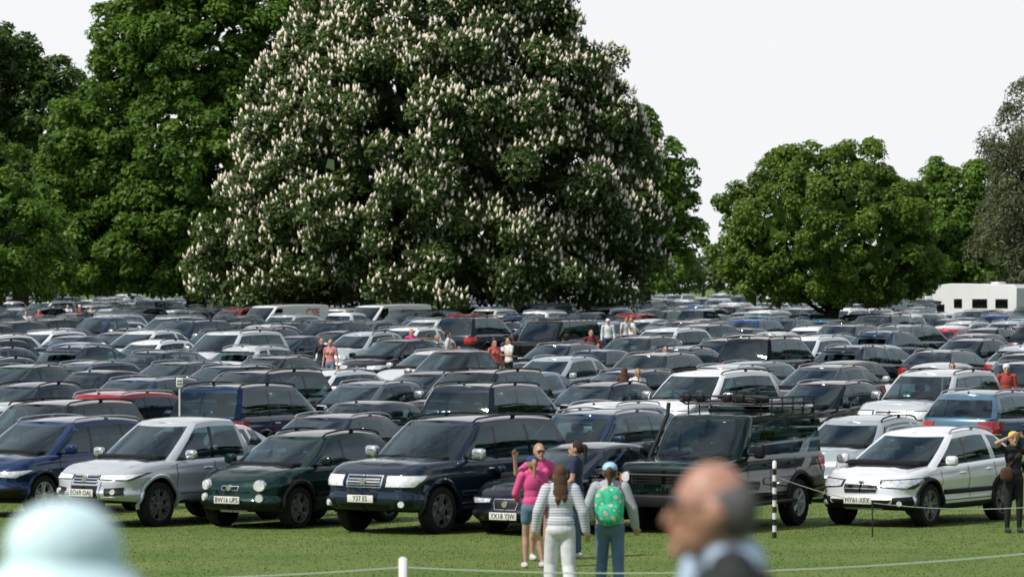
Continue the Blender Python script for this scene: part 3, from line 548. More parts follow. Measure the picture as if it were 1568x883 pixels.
def tree(name,d,lobes,base_u,mat,leaf=(.30,.17),cover=1.5,cr=(.8,1.3),cden=.55,seed=1,zmin_v=470,flowers=0,trunk_r=.5,dj=.5,inner=1.,droop=0.,open_=0.,world=None):
    rs=np.random.RandomState(seed); Ls=[]
    if world:
        Ls=[(np.array(c,float),np.array(r,float)) for c,r in world['lobes']]; zmin=world['zmin']; bx,d=world['base']
    else:
        for i,(u,v,r) in enumerate(lobes):
            rx,rz=(r if isinstance(r,tuple) else (r,r)); p=wp(u,v,d); dy=(rs.rand()-.5)*2*dj*rx*d/F; Ls.append((np.array([p.x,d+dy,p.z]),np.array([rx*d/F,rx*d/F*.95,rz*d/F])))
        zmin=CH-(zmin_v-CV)*d/F; bx=(base_u-CU)*d/F
    CC=[];CO=[]
    for i,(c,r) in enumerate(Ls):
        area=4*math.pi*((r[0]*r[1])**1.6/3+2*(r[0]*r[2])**1.6/3)**(1/1.6); n=int(area*cden)
        di=nrm(rs.randn(n,3)); rad=np.where(rs.rand(n)<.8,rs.uniform(.84,1.08,n),rs.uniform(.45,.85,n)); p=c+di*r*rad[:,None]
        keep=p[:,2]>zmin+.4
        for j,(c2,r2) in enumerate(Ls):
            if j!=i: keep&=(np.linalg.norm((p-c2)/r2,axis=1)>.72)
        keep&=rs.rand(n)>open_
        CC.append(p[keep]);CO.append(nrm(di/r)[keep])
    CC=np.concatenate(CC);CO=np.concatenate(CO); nc=len(CC); R_=rs.uniform(cr[0],cr[1],nc)
    per=np.maximum(20,(2*math.pi*R_**2*cover/(leaf[0]*leaf[1]*.5)).astype(int)); idx=np.repeat(np.arange(nc),per); n=len(idx)
    di=nrm(rs.randn(n,3)+.75*CO[idx]+np.array([0,0,.35])); rad=np.sqrt(rs.uniform(.15,1.15,n)); P=CC[idx]+di*R_[idx][:,None]*rad[:,None]*np.array([1,1,.72])
    P[:,2]-=droop*rad**2*R_[idx]*(1-np.clip(di[:,2],0,1))
    P[:,2]=np.maximum(P[:,2],zmin+rs.uniform(-.5,.5,n))
    Nn=nrm(di*.7+np.array([0,0,.55])+rs.randn(n,3)*.45); T=nrm(np.cross(Nn,rs.randn(n,3))); T[:,2]-=droop*.5; T=nrm(T-Nn*(T*Nn).sum(1)[:,None])
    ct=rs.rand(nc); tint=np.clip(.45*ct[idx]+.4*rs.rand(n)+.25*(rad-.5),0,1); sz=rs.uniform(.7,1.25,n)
    ll=leaf[0]*sz; lw=leaf[1]*sz
    if inner>0:
        I=[];
        for c,r in Ls:
            k=int(np.prod(r)*4.19*.55*inner); q=nrm(rs.randn(k,3))*(rs.rand(k,1)**.4)*.84; I.append(c+q*r)
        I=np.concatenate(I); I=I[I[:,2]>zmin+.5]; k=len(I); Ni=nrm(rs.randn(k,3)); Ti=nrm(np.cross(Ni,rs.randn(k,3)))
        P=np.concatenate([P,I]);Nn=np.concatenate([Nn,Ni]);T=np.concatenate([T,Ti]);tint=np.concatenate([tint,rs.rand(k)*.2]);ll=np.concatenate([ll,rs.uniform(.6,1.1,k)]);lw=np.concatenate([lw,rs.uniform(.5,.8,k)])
    root=bpy.data.objects.new(name,None); sc.collection.objects.link(root); root.location=(bx,d,g(d))
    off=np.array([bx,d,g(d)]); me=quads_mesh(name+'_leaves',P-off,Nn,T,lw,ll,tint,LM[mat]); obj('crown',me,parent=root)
    mb=MB(); cs=np.array([c for c,r in Ls])-off
    if name=='background_treeline':
        for c in cs: mb.tube([(c[0],c[1],-.3),(c[0]+.1,c[1],c[2]*.5),(c[0],c[1],c[2])],trunk_r*.8,'bark',7,.1)
    else:
        zt=max(3,cs[:,2].mean()*.6); w_=trunk_r
        mb.tube([(0,0,-.2),(0,0,.3),(.05,0,1.5),(.1,.05,zt*.6),(.1,0,zt)],w_*1.25,'bark',12,w_*.7)
        for c,(c_,r_) in zip(cs,Ls):
            z0=zt*rs.uniform(.35,.95); s_=np.array([.08,0,z0]); mid=s_+(c-s_)*.5+np.array([0,0,-.08*abs(c[2]-z0)])+rs.randn(3)*.2
            mb.tube([s_,s_+(mid-s_)*.5+rs.randn(3)*.1,mid,mid+(c-mid)*.6+rs.randn(3)*.15,c],w_*.36,'bark',7,.04)
            for _ in range(5):
                e_=c+nrm(rs.randn(1,3))[0]*r_*rs.uniform(.4,.75); mb.tube([mid+(c-mid)*.5,(mid+(c-mid)*.5+e_)/2+rs.randn(3)*.1,e_],min(.08,w_*.14),'bark',5,.012)
    obj('trunk',mb.mesh(name+'_trunk',None,ang=60,dbl=0),parent=root)
    if flowers:
        k=int(flowers); ii=rs.randint(0,nc,k*2); dd=nrm(rs.randn(k*2,3)+1.0*CO[ii]+np.array([0,0,.3])); ok=(dd[:,2]>-.25); ii=ii[ok][:k];dd=dd[ok][:k];k=len(ii)
        Pf=CC[ii]+dd*R_[ii][:,None]*1.06*np.array([1,1,.72]); Pf[:,2]-=droop*R_[ii]*(1-np.clip(dd[:,2],0,1))*.9
        ax=nrm(np.array([0,0,1.])+dd*.45+rs.randn(k,3)*.15); sd=nrm(np.cross(ax,rs.randn(k,3))); s2=np.cross(ax,sd); h=rs.uniform(.22,.42,k)[:,None]; w=h*rs.uniform(.22,.32,(k,1))
        V=np.empty((k,9,3)); V[:,0]=Pf
        for j in range(4):
            a=j*math.pi/2; V[:,1+j]=Pf+ax*h*.3+(sd*math.cos(a)+s2*math.sin(a))*w; 
        V[:,5]=Pf+ax*h; V=V[:,:6]
        fs=[[0,1,2],[0,2,3],[0,3,4],[0,4,1],[5,2,1],[5,3,2],[5,4,3],[5,1,4]]; Fi=(np.array(fs)[None]+(np.arange(k)*6)[:,None,None]).reshape(-1)
        me=bpy.data.meshes.new('flowers'); nf=k*8; me.vertices.add(k*6); me.vertices.foreach_set('co',(V-off).ravel()); me.loops.add(nf*3); me.loops.foreach_set('vertex_index',Fi.astype(np.int32)); me.polygons.add(nf); me.polygons.foreach_set('loop_start',np.arange(0,nf*3,3,dtype=np.int32)); me.update(calc_edges=True); me.materials.append(MT['flower']); obj('flower_candles',me,parent=root)
    print(name,'leaves',len(P)); return root
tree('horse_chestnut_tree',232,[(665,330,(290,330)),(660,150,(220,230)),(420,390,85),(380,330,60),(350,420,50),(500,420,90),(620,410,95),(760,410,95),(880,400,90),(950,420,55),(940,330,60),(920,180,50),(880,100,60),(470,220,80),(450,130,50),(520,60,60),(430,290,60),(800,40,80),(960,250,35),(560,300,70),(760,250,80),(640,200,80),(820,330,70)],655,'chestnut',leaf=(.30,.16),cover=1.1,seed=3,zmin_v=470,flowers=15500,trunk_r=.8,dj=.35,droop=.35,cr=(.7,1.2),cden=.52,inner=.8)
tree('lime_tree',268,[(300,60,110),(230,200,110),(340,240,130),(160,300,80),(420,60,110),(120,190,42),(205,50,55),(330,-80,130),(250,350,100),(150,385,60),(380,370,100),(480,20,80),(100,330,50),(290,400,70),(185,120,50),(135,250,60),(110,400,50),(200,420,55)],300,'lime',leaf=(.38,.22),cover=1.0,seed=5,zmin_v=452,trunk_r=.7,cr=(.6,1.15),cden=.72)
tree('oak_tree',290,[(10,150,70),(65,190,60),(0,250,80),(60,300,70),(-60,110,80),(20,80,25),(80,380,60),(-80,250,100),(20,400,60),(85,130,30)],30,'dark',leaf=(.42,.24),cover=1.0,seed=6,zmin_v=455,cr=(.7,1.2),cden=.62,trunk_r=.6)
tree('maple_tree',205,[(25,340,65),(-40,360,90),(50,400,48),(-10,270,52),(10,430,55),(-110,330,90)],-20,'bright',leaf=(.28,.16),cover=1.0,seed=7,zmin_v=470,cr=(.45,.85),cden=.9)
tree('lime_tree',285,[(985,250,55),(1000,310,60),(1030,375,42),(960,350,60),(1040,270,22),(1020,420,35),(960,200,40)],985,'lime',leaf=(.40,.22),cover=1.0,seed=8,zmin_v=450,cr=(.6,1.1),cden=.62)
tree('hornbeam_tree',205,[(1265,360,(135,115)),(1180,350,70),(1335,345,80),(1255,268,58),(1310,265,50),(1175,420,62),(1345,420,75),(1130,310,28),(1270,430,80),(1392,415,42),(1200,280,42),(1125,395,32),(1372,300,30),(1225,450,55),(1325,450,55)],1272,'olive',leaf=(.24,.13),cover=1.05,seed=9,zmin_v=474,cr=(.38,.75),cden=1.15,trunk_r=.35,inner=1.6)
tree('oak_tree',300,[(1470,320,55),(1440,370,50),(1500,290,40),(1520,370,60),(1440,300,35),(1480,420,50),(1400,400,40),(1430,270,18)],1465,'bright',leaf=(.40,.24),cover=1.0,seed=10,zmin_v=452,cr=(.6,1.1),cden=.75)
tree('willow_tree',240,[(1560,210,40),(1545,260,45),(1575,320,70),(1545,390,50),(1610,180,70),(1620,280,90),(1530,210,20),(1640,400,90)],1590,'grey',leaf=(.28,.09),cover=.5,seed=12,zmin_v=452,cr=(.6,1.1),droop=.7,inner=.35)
def treeline(d,u0,u1,vt,vb,mat,seed,n,rr=(25,45)):
    rs=random.Random(seed); lob=[]
    for i in range(n):
        u=u0+(u1-u0)*(i+rs.random())/n; r=rs.uniform(*rr); lob.append((u,vt+r+rs.uniform(0,(vb-vt)*.5),(r*1.2,r)))
    return tree('background_treeline',d,lob,(u0+u1)/2,mat,leaf=(.7,.45),cover=.9,seed=seed,zmin_v=vb,cr=(1.3,2.2),cden=.16,inner=.25,trunk_r=.4)
treeline(430,-250,1000,345,452,'dark',21,22,(35,60))
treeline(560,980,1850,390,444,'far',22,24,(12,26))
treeline(420,1420,1800,360,452,'dark',23,8,(25,45))
# unseen trees beside and behind the field, added to darken low car reflections
def unseen_trees(p0,p1,n,seed,h=(8,12)):
    rs=random.Random(seed); lob=[]
    for i in range(n):
        t=(i+rs.random())/n; x=p0[0]+(p1[0]-p0[0])*t+rs.uniform(-5,5); y=p0[1]+(p1[1]-p0[1])*t+rs.uniform(-5,5); r=rs.uniform(*h); lob.append(((x,y,g(y)+r*1.05),(r,r,r)))
    tree('background_treeline',0,[],0,'dark',leaf=(1.5,1.),cover=.8,seed=seed,cr=(2.2,3.5),cden=.06,inner=.05,trunk_r=.45,world=dict(lobes=lob,zmin=3.,base=((p0[0]+p1[0])/2,(p0[1]+p1[1])/2)))
unseen_trees((-85,-40),(-85,300),20,31); unseen_trees((85,-40),(85,300),20,32); unseen_trees((-80,-75),(80,-75),12,33)

# grass tufts near
rs=np.random.RandomState(4); n=70000; yy=rs.uniform(50,79,n); xx=rs.uniform(-1,1,n)*(yy*.1206*1.15+1.5); gz=np.interp(yy,GX,GZ); h=rs.uniform(.01,.028,n)
a=rs.uniform(0,2*math.pi,n); dx=np.stack([np.cos(a),np.sin(a),np.zeros(n)],1); T=nrm(np.stack([rs.randn(n)*.5,rs.randn(n)*.5,np.ones(n)],1)); Nn=nrm(np.cross(T,dx))
LM['blade']=leafmat('grass_blade',(.10,.165,.035),(.18,.235,.07),.5)
obj('grass_blades',quads_mesh('grass_blades_mesh',np.stack([xx,yy,gz+h*.45],1),Nn,T,rs.uniform(.012,.026,n),h,np.clip(rs.rand(n)*.5+.25+.25*np.sin(xx*1.3+yy*.7),0,1),LM['blade']))

# ---------------------------------------------------------------- people
def cloth(name,col,var=.12): MT[name]=simple(name,col,.85,var=var,vs=9)
MT['skin']=simple('skin',(.52,.30,.22),.5,var=.06,vs=14); MT['skinr']=simple('skin_ruddy',(.46,.24,.17),.45,var=.1,vs=14); MT['lip']=simple('lips',(.4,.13,.11),.5); MT['eye']=simple('eyes',(.03,.025,.02),.2)
for nme,c in dict(hair_brown=(.085,.042,.022),hair_dark=(.03,.018,.013),hair_blond=(.38,.24,.12),hair_grey=(.12,.115,.11),pink=(.72,.09,.28),navy=(.02,.03,.08),white_cloth=(.72,.73,.77),grey_cloth=(.42,.45,.49),denim=(.06,.11,.19),denim_light=(.11,.19,.29),black_cloth=(.012,.012,.014),suit=(.018,.024,.022),shirt=(.5,.62,.8),hat_blue=(.66,.86,.92),cap_blue=(.38,.62,.82),cap_navy=(.02,.05,.16),yellow=(.7,.5,.05),shoe_w=(.6,.6,.6),shoe_b=(.03,.03,.03),bag_brown=(.08,.04,.02)).items(): cloth(nme,c)
def objcloth():
    m,nt,b=newmat('cloth_varied'); oi=nt.nodes.new('ShaderNodeObjectInfo'); nt.links.new(oi.outputs['Color'],b.inputs['Base Color']); b.inputs['Roughness'].default_value=.85; return m
MT['objcloth']=objcloth()
m,nt,b=newmat('striped_cloth'); tc=nt.nodes.new('ShaderNodeTexCoord'); wv=nt.nodes.new('ShaderNodeTexWave'); wv.bands_direction='Z'; wv.inputs['Scale'].default_value=9.; wv.inputs['Distortion'].default_value=.8; nt.links.new(tc.outputs['Object'],wv.inputs['Vector'])
r=nt.nodes.new('ShaderNodeValToRGB'); r.color_ramp.elements[0].position=.12; r.color_ramp.elements[1].position=.3; r.color_ramp.elements[0].color=(.22,.27,.36,1); r.color_ramp.elements[1].color=(.68,.70,.74,1); nt.links.new(wv.outputs['Fac'],r.inputs['Fac']); nt.links.new(r.outputs['Color'],b.inputs['Base Color']); b.inputs['Roughness'].default_value=.85; MT['stripe']=m
m,nt,b=newmat('floral_bag'); tc=nt.nodes.new('ShaderNodeTexCoord'); vo=nt.nodes.new('ShaderNodeTexVoronoi'); vo.inputs['Scale'].default_value=13; nt.links.new(tc.outputs['Object'],vo.inputs['Vector'])
r=nt.nodes.new('ShaderNodeValToRGB'); r.color_ramp.interpolation='CONSTANT'; r.color_ramp.elements[0].color=(.75,.2,.35,1); r.color_ramp.elements[1].color=(.03,.45,.25,1); r.color_ramp.elements[1].position=.32; e=r.color_ramp.elements.new(.6); e.color=(.05,.6,.35,1); e=r.color_ramp.elements.new(.2); e.color=(.6,.7,.4,1)
nt.links.new(vo.outputs['Distance'],r.inputs['Fac']); nt.links.new(r.outputs['Color'],b.inputs['Base Color']); b.inputs['Roughness'].default_value=.7; MT['floral']=m

def person_mesh(key,o):
    k=o.get('H',1.68)/1.68; pr=[]; SK=o.get('skin','skin')
    def C(a,b_,ra_,rb,mat): pr.append(('c',np.array(a,float)*k,np.array(b_,float)*k,ra_*k,rb*k,SK if mat=='skin' else mat))
    def E(c,r,mat,pw=1.): pr.append(('e',np.array(c,float)*k,np.array(r,float)*k,pw,0,SK if mat=='skin' else mat))
    top,bot,shoe,hair=o.get('top','objcloth'),o.get('bot','denim'),o.get('shoe','shoe_w'),o.get('hair','hair_brown')
    fat=o.get('fat',0.)
    E((0,0,1.27),(.155+fat,.105+fat,.19),top); E((0,0,1.11),(.132+fat,.095+fat,.16),top); E((0,.005,.99),(.155+fat,.112+fat,.13),o.get('hem',top)); E((0,.01,.90),(.162+fat,.115+fat,.12),bot)
    if o.get('female',1): E((.07,-.085,1.27),(.06,.05,.06),top); E((-.07,-.085,1.27),(.06,.05,.06),top)
    sw=.165 if o.get('female',1) else .195
    C((-sw+.01,0,1.385),(sw-.01,0,1.385),.055,.055,top); C((-.07,0,1.42),(.07,0,1.42),.055,.055,top)
    C((0,.005,1.40),(0,-.01,1.50),.052,.048,'skin')
    hx,hy=o.get('headoff',(0,0)); hz=1.565
    E((hx,hy,hz),(.074,.092,.108),'skin'); E((hx,hy-.025,hz-.06),(.054,.066,.055),'skin'); E((hx,hy-.088,hz-.098),(.02,.018,.018),'skin')
    C((hx,hy-.09,hz+.005),(hx,hy-.108,hz-.03),.008,.014,'skin'); E((hx,hy-.092,hz-.06),(.024,.012,.008),'lip')
    for s_ in(1,-1):
        E((hx+s_*.032,hy-.083,hz+.005),(.013,.009,.008),'eye'); E((hx+s_*.032,hy-.086,hz+.024),(.02,.009,.006),hair); E((hx+s_*.077,hy+.005,hz-.01),(.012,.022,.032),'skin')
    hs=o.get('hairstyle','long')
    if hs=='bald':
        E((hx,hy+.04,hz-.005),(.080,.068,.078),hair)
        for s_ in(1,-1): E((hx+s_*.06,hy+.035,hz-.0),(.022,.055,.05),hair)
    else:
        E((hx,hy+.022,hz+.02),(.084,.092,.105),hair); 
        if hs=='long': E((hx,hy+.07,hz-.09),(.09,.05,.14),hair); E((hx,hy+.085,hz-.22),(.095,.045,.15),hair); C((hx+.03,hy+.09,hz-.3),(hx+.03,hy+.09,hz-.38),.05,.02,hair); C((hx-.04,hy+.09,hz-.28),(hx-.04,hy+.09,hz-.36),.05,.02,hair)
        if hs=='pony': E((hx,hy+.12,hz+.03),(.04,.04,.045),hair); C((hx,hy+.14,hz+.02),(hx,hy+.13,hz-.2),.035,.018,hair)
        if hs=='bun': E((hx,hy+.10,hz+.07),(.045,.045,.045),hair)
    hat=o.get('hat')
    if hat: E((hx,hy+.005,hz+.052),(.092,.108,.078),hat)
    for s_,nm in((1,'L'),(-1,'R')):
        el,wr=o.get('arm'+nm,((.235*s_,.03,1.12),(.25*s_,-.04,.87))); sh=np.array((sw*s_,0,1.385)); el=np.array(el,float);wr=np.array(wr,float)
        sl=o.get('sleeve','long'); th=o.get('slv',.008)
        if sl=='long': C(sh,el,.052+th,.04+th,top); C(el,wr,.042+th,.028+th,top)
        else:
            m_=sh+(el-sh)*.55; C(sh,m_,.056,.048,top); C(sh,el,.046,.036,'skin'); C(el,wr,.037,.024,'skin')
        dr=(wr-el)/np.linalg.norm(wr-el); side=np.cross(dr,np.array((0,1,0.))) ; side=side/max(1e-6,np.linalg.norm(side)); nor=np.cross(side,dr)
        C(wr+dr*.005,wr+dr*.04,.024,.026,'skin')
        for q in range(4):
            o_=side*(q-1.5)*.019; C(wr+dr*.03+o_*.7,wr+dr*.085+o_,.012,.0105,'skin'); ln=(.062,.075,.07,.052)[q]; k1=wr+dr*(.085+ln*.5)+o_*1.05-nor*.008; C(wr+dr*.085+o_,k1,.0095,.009,'skin'); C(k1,k1+dr*ln*.45-nor*.02,.0085,.0075,'skin')
        t0=wr+dr*.035-side*.025; t1=t0-side*.028+dr*.03-nor*.01; C(t0,t1,.012,.010,'skin'); C(t1,t1+dr*.03-side*.004,.0095,.008,'skin')
    for s_,nm in((1,'L'),(-1,'R')):
        kn,an=o.get('leg'+nm,((.10*s_,-.01,.48),(.105*s_,.02,.085))); hp=np.array((.085*s_,.0,.9)); kn=np.array(kn,float);an=np.array(an,float); w_=o.get('legw',0.)
        if o.get('shorts'):
            m_=hp+(kn-hp)*.42; C(hp,m_,.092,.085,bot); C(hp,kn,.075,.05,'skin'); C(kn,kn+(an-kn)*.35,.049,.052,'skin'); C(kn+(an-kn)*.35,an,.05,.03,'skin')
        else:
            C(hp,kn,.088+w_*.5,.062+w_,bot); C(kn,kn+(an-kn)*.4,.06+w_,.056+w_,bot); C(kn+(an-kn)*.4,an+np.array((0,0,.02)),.056+w_,.042+w_,bot)
        E(an+np.array((0,-.055,-.045)),(.043,.125,.043),shoe,.8); C(an,an+np.array((0,-.02,-.03)),.034,.036,shoe)
    for q in o.get('extra',[]): 
        (C if q[0]=='c' else E)(*q[1:])
    mb=MB()
    for p in pr:
        if p[0]=='c':
            a,b_=Vector(p[1]),Vector(p[2]); t=(b_-a); l=t.length or 1e-4; t=t/l if l>1e-4 else Vector((0,0,1)); u=t.cross(Vector((0,1,0)) if abs(t.y)<.9 else Vector((1,0,0))).normalized(); w=t.cross(u); rg=[]
            prof=[(-p[3]*math.cos(q),p[3]*math.sin(q)) for q in(.15,.6,1.1)]+[(0,p[3]),(l,p[4])]+[(l+p[4]*math.cos(q),p[4]*math.sin(q)) for q in(1.1,.6,.15)]
            for z,r_ in prof: rg.append([a+t*z+u*r_*math.cos(j*math.pi/7)+w*r_*math.sin(j*math.pi/7) for j in range(14)])
        else:
            rg=[]; pw=p[3]; f=lambda v:math.copysign(abs(v)**pw,v)
            for i in range(11):
                ph=.04+(math.pi-.08)*i/10; rg.append([Vector(p[1])+Vector((p[2][0]*f(math.sin(ph)*math.cos(j*math.pi/8)),p[2][1]*f(math.sin(ph)*math.sin(j*math.pi/8)),p[2][2]*f(math.cos(ph)))) for j in range(16)])
        mb.grid(rg,'skin',closed=True); m_=len(rg[0]); mb.add(rg[0],[list(range(m_))],'skin'); mb.add(rg[-1],[list(range(m_))],'skin')
    me=mb.mesh('tmpp',None,dbl=1e-5); ob=bpy.data.objects.new('tmpp',me); sc.collection.objects.link(ob)
    md=ob.modifiers.new('r','REMESH'); md.mode='VOXEL'; md.voxel_size=o.get('vox',.011); sm=ob.modifiers.new('s','SMOOTH'); sm.factor=.5; sm.iterations=2
    dg=bpy.context.evaluated_depsgraph_get(); m2=bpy.data.meshes.new_from_object(ob.evaluated_get(dg)); bpy.data.objects.remove(ob)
    n=len(m2.polygons); cen=np.empty(n*3,np.float32); m2.polygons.foreach_get('center',cen); cen=cen.reshape(-1,3).astype(float); D=[]
    for p in pr:
        if p[0]=='c':
            a,b_=p[1],p[2]; ab=b_-a; t=np.clip(((cen-a)@ab)/max(1e-9,ab@ab),0,1); D.append(np.linalg.norm(cen-a-t[:,None]*ab,axis=1)-(p[3]+(p[4]-p[3])*t))
        else:
            q=np.linalg.norm((cen-p[1])/p[2],axis=1); D.append((q-1)*p[2].min())
    best=np.argmin(np.array(D),axis=0); mats=[]; [mats.append(p[5]) for p in pr if p[5] not in mats]; m2.materials.clear()
    for q in mats: m2.materials.append(MT[q])
    mi=np.array([mats.index(p[5]) for p in pr])[best]; m2.polygons.foreach_set('material_index',mi.astype(np.int32)); m2.polygons.foreach_set('use_smooth',np.ones(n,bool)); m2.name=key; m2.update(); return m2
def person(name,u,vt,s,rot,o,z=None,col=(.5,.5,.5)):
    d=F/s; me=o if isinstance(o,bpy.types.Mesh) else person_mesh(name+'_body',o); x=(u-CU)*d/F
    root=bpy.data.objects.new(name,None) ; sc.collection.objects.link(root); root.location=(x,d,g(d)-.002 if z is None else z); root.rotation_euler=(0,0,math.radians(rot))
    b_=obj('body',me,parent=root,col=col); return root
def brim(root,hz,r_,mat,k=1.,off=(0,0),drop=.03,front_only=False):
    mb=MB(); G=[]
    for i,(rr_,dz) in enumerate([(.085,0),(r_*.7,-drop*.3),(r_,-drop),(r_*1.005,-drop-.006),(r_*.7,-drop*.3-.008),(.085,-.008)]):
        row=[]
        for j in range(33):
            a=(j/32*2*math.pi) if not front_only else (math.pi*1.12+j/32*math.pi*.76)
            row.append((off[0]+rr_*math.cos(a)*.95,off[1]+rr_*math.sin(a)*1.08,hz+dz))
        G.append(row)
    mb.grid(G,mat); obj('brim',mb.mesh('brim',None),parent=root)
person('woman',826,680,104,15,dict(top='pink',bot='denim_light',hair='hair_blond',hairstyle='pony',sleeve='short',shorts=True,H=1.72,armR=((-.36,-.05,1.25),(-.40,-.12,1.47)),extra=[('e',(0,-.09,1.575),(.07,.02,.018),'eye')]))
r_=person('woman',815,705,107,195,dict(top='pink',bot='denim_light',hair='hair_blond',hairstyle='pony',hat='cap_navy',shorts=True,H=1.60,armL=((.25,-.05,1.12),(.16,-.25,1.02)),legL=((.09,-.06,.48),(.10,-.02,.085)),legR=((-.11,-.10,.5),(-.16,.0,.09)),slv=.016)); brim(r_,1.55,.17,'cap_navy',front_only=True)
person('woman',858,705,122,182,dict(top='stripe',bot='white_cloth',hair='hair_brown',hairstyle='long',H=1.75,fat=.02,slv=.024,legw=.025,hem='stripe',legL=((.11,-.10,.5),(.13,-.06,.085)),legR=((-.10,.03,.47),(-.13,.16,.11)),armL=((.27,.04,1.13),(.30,-.02,.9)),armR=((-.27,.05,1.12),(-.31,.0,.89))))
person('woman',882,680,103,-100,dict(top='navy',bot='denim',hair='hair_dark',hairstyle='pony',sleeve='short',H=1.74,armL=((.22,-.02,1.13),(.2,-.2,1.0))))
r_=person('woman',934,698,121,176,dict(top='grey_cloth',bot='denim_light',hair='hair_brown',hairstyle='pony',hat='cap_blue',H=1.76,fat=.02,slv=.024,legw=.012,armL=((.27,-.02,1.15),(.25,-.2,1.02)),armR=((-.27,.0,1.13),(-.3,-.1,.92)),
  legL=((.10,-.08,.49),(.12,-.02,.085)),legR=((-.10,.02,.47),(-.12,.12,.11)),extra=[('e',(0,.19,1.17),(.18,.10,.24),'floral',.7),('e',(0,.27,1.08),(.13,.06,.11),'floral',.7),('c',(.11,.1,1.38),(.11,-.1,1.3),.025,.025,'pink'),('c',(-.11,.1,1.38),(-.11,-.1,1.3),.025,.025,'pink')])); brim(r_,1.66,.19,'cap_blue',front_only=True)
person('woman',1552,662,93,10,dict(top='black_cloth',bot='black_cloth',hair='hair_brown',hairstyle='bun',hat='yellow',shoe='shoe_b',sleeve='short',H=1.66,armR=((-.33,-.12,1.5),(-.12,-.17,1.60)),armL=((.33,-.12,1.5),(.12,-.17,1.60)),extra=[('e',(-.16,-.13,.98),(.11,.06,.12),'bag_brown',.7),('c',(-.14,-.1,1.08),(.12,-.1,1.4),.012,.012,'bag_brown')]))
man=person('man',1122,705,6500/10.4,-93,dict(skin='skinr',top='suit',bot='suit',hair='hair_grey',hairstyle='bald',shoe='shoe_b',female=0,H=1.78,fat=.03,slv=.014,vox=.008,headoff=(0,-.045),extra=[('c',(0,.02,1.44),(0,-.02,1.46),.060,.058,'shirt'),('e',(0,-.10,1.36),(.045,.03,.10),'shirt')]),z=wp(0,705,10.4).z-1.775)
mb=MB()
for s_ in(1,-1):
    mb.tube([(s_*.036*1.06+.022*math.cos(a),-.152,1.665+.018*math.sin(a)) for a in [j*math.pi/8 for j in range(17)]],.0022,'ink',6); mb.tube([(s_*.06,-.15,1.668),(s_*.084,-.04,1.668)],.002,'ink',6)
mb.tube([(-.016,-.153,1.668),(.016,-.153,1.668)],.002,'ink',6); obj('glasses',mb.mesh('glasses',None),parent=man)
r_=person('woman',98,760,6500/8.,175,dict(top='white_cloth',bot='denim',hair='hair_blond',hairstyle='long',H=1.66,vox=.009,hat='hat_blue',extra=[('e',(0,.005,1.60),(.115,.12,.095),'hat_blue')]),z=wp(0,760,8.).z-1.68); brim(r_,1.575,.17,'hat_blue',drop=.07)
PB=[person_mesh('visitor_a',dict(bot='denim',hair='hair_brown',hairstyle='long')),person_mesh('visitor_b',dict(bot='black_cloth',hair='hair_dark',hairstyle='short',female=0,H=1.76,sleeve='short',armL=((.24,-.05,1.14),(.16,-.25,1.15)))),
    person_mesh('visitor_c',dict(bot='denim_light',hair='hair_blond',hairstyle='pony',sleeve='short',legL=((.10,-.12,.5),(.11,-.1,.085)),legR=((-.1,.06,.48),(-.11,.22,.12)))),person_mesh('visitor_d',dict(bot='navy',hair='hair_grey',hairstyle='short',female=0,H=1.74,hat='white_cloth'))]
for (nm,u,vt,hgt,k,c,rt),(pu,pd) in zip(PEOPLE,PD): person(nm,u,vt,F/pd,rt,PB[k],col=c)

# ---------------------------------------------------------------- ropes and posts
MT['rope']=simple('rope',(.42,.5,.40),.8); MT['postw']=simple('white_post',(.78,.78,.76),.5,var=.05); MT['postb']=simple('black_band',(.015,.015,.016),.5)
def sag(a,b_,s_,n=16): return [(a[0]+(b_[0]-a[0])*i/n,a[1]+(b_[1]-a[1])*i/n,a[2]+(b_[2]-a[2])*i/n-s_*4*(i/n)*(1-i/n)) for i in range(n+1)]
root=bpy.data.objects.new('rope_barrier',None); sc.collection.objects.link(root)
d0=68.3; px=(1186-784)*d0/F; mb=MB(); z0=g(d0); h=1.22
for k in range(12): z1=z0+h*k/12; mb.tube([(px,d0,z1),(px,d0,z1+h/12)],.034,'postw' if k%2 else 'postb',12)
mb.tube([(px,d0,z0+h),(px,d0,z0+h+.03)],.034,'postw',12,.015); obj('striped_post',mb.mesh('striped_post',None),parent=root)
mb=MB(); q=(px+6.5,d0+1.0,g(69)+.8)
mb.tube(sag((px,d0,z0+1.0),(px+1.6,d0+.3,z0+.55),.05),.007,'rope',6); mb.tube(sag((px+1.6,d0+.3,z0+.55),q,.22),.007,'rope',6)
mb.tube([(q[0],q[1],g(69)-.05),(q[0],q[1],q[2]+.1)],.03,'postw',10); mb.tube([(px+1.6,d0+.3,z0-.02),(px+1.6,d0+.3,z0+.58)],.012,'postb',8)
obj('rope',mb.mesh('rope',None),parent=root)
root=bpy.data.objects.new('rope_barrier',None); sc.collection.objects.link(root); mb=MB()
A=wp(617,868,45);B=wp(-260,872,47);C_=wp(1750,828,43)
for p,hh in((A,.09),(B,.08),(C_,.08)): mb.tube([(p.x,p.y,g(p.y)-.05),(p.x,p.y,p.z+hh)],.045,'postw',12); mb.tube([(p.x,p.y,p.z+hh),(p.x,p.y,p.z+hh+.02)],.045,'postw',12,.02)
obj('post',mb.mesh('post',None),parent=root); mb=MB(); mb.tube(sag(B,A,.12,24),.008,'rope',6); mb.tube(sag(A,C_,.17,30),.008,'rope',6); obj('rope',mb.mesh('rope',None),parent=root)
mb=MB(); d1=89.; x1=(275-784)*d1/F; zz=CH-(585-CV)*d1/F
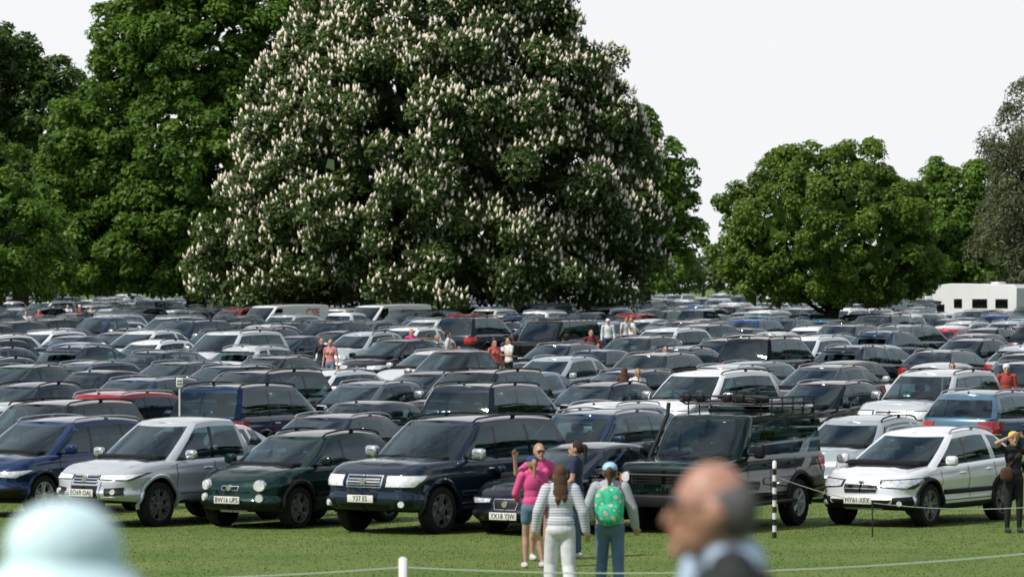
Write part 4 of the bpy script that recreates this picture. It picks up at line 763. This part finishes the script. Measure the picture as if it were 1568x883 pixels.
mb.tube([(x1,d1,g(d1)),(x1,d1,zz)],.02,'postw',8); mb.box((x1,d1-.03,zz),(.14,.02,.2),'postw',.005); mb.box((x1,d1-.043,zz+.03),(.1,.006,.02),'postb',.002); mb.box((x1,d1-.043,zz-.03),(.1,.006,.02),'postb',.002); obj('row_marker_sign',mb.mesh('row_marker',None))

# ---------------------------------------------------------------- light, sky, camera
w=bpy.data.worlds.new('World'); sc.world=w; w.use_nodes=True; nt=w.node_tree; N=nt.nodes; Lk=nt.links; bg=N['Background']; bg.inputs['Strength'].default_value=.1
sky=N.new('ShaderNodeTexSky'); sky.sky_type='NISHITA'; sky.sun_disc=False; el=math.radians(51); az=math.radians(-124)
sky.sun_elevation=el; sky.sun_rotation=az; sky.air_density=1.; sky.dust_density=1.
tc=N.new('ShaderNodeTexCoord'); sx=N.new('ShaderNodeSeparateXYZ'); Lk.new(tc.outputs['Generated'],sx.inputs[0])
mr=N.new('ShaderNodeMapRange'); mr.inputs['From Min'].default_value=.15; mr.inputs['From Max'].default_value=.75; mr.inputs['To Min'].default_value=1.; mr.inputs['To Max'].default_value=.38; Lk.new(sx.outputs['Z'],mr.inputs['Value'])
my=N.new('ShaderNodeMapRange'); my.inputs['From Min'].default_value=-.9; my.inputs['From Max'].default_value=.4; my.inputs['To Min'].default_value=.35; my.inputs['To Max'].default_value=1.; Lk.new(sx.outputs['Y'],my.inputs['Value'])
mm=N.new('ShaderNodeMath'); mm.operation='MULTIPLY'; Lk.new(mr.outputs[0],mm.inputs[0]); Lk.new(my.outputs[0],mm.inputs[1])
no=N.new('ShaderNodeTexNoise'); no.inputs['Scale'].default_value=2.2; no.inputs['Detail'].default_value=6; mp=N.new('ShaderNodeMapping'); mp.inputs['Scale'].default_value=(1,1,3); Lk.new(tc.outputs['Generated'],mp.inputs[0]); Lk.new(mp.outputs[0],no.inputs['Vector'])
cr=N.new('ShaderNodeValToRGB'); cr.color_ramp.elements[0].position=.3; cr.color_ramp.elements[1].position=.7; cr.color_ramp.elements[0].color=(8.9,9.1,9.35,1); cr.color_ramp.elements[1].color=(9.7,9.7,9.7,1); Lk.new(no.outputs['Fac'],cr.inputs['Fac'])
n3=N.new('ShaderNodeTexNoise'); n3.inputs['Scale'].default_value=3.5; n3.inputs['Detail'].default_value=5; Lk.new(tc.outputs['Generated'],n3.inputs['Vector'])
c3=N.new('ShaderNodeMapRange'); c3.inputs['From Min'].default_value=.42; c3.inputs['From Max'].default_value=.58; c3.inputs['To Min'].default_value=-.35; c3.inputs['To Max'].default_value=.35; Lk.new(n3.outputs['Fac'],c3.inputs['Value'])
hi=N.new('ShaderNodeMapRange'); hi.inputs['From Min'].default_value=.2; hi.inputs['From Max'].default_value=.5; Lk.new(sx.outputs['Z'],hi.inputs['Value'])
m3=N.new('ShaderNodeMath'); m3.operation='MULTIPLY_ADD'; Lk.new(c3.outputs[0],m3.inputs[0]); Lk.new(hi.outputs[0],m3.inputs[1]); Lk.new(mm.outputs[0],m3.inputs[2]); m3.use_clamp=True
mx=N.new('ShaderNodeMix'); mx.data_type='RGBA'; Lk.new(m3.outputs[0],mx.inputs['Factor']); Lk.new(sky.outputs[0],mx.inputs['A']); Lk.new(cr.outputs['Color'],mx.inputs['B']); Lk.new(mx.outputs['Result'],bg.inputs['Color'])
sl=bpy.data.lights.new('sun','SUN'); sl.energy=3.7; sl.angle=math.radians(2.); sl.color=(1,.95,.87); so=bpy.data.objects.new('sun',sl); sc.collection.objects.link(so)
dirv=Vector((math.sin(az)*math.cos(el),math.cos(az)*math.cos(el),math.sin(el))); so.rotation_euler=dirv.to_track_quat('Z','Y').to_euler()
cam=bpy.data.cameras.new('camera'); co=bpy.data.objects.new('camera',cam); sc.collection.objects.link(co); sc.camera=co; co.location=(0,0,CH)
cam.sensor_width=36; cam.lens=F/1568*36; co.rotation_euler=(math.radians(90)-math.atan(11.5/F),0,0); cam.clip_end=3000; cam.clip_start=.5
cam.dof.use_dof=True; cam.dof.focus_distance=98; cam.dof.aperture_fstop=3.4
print('done',len(bpy.data.objects))
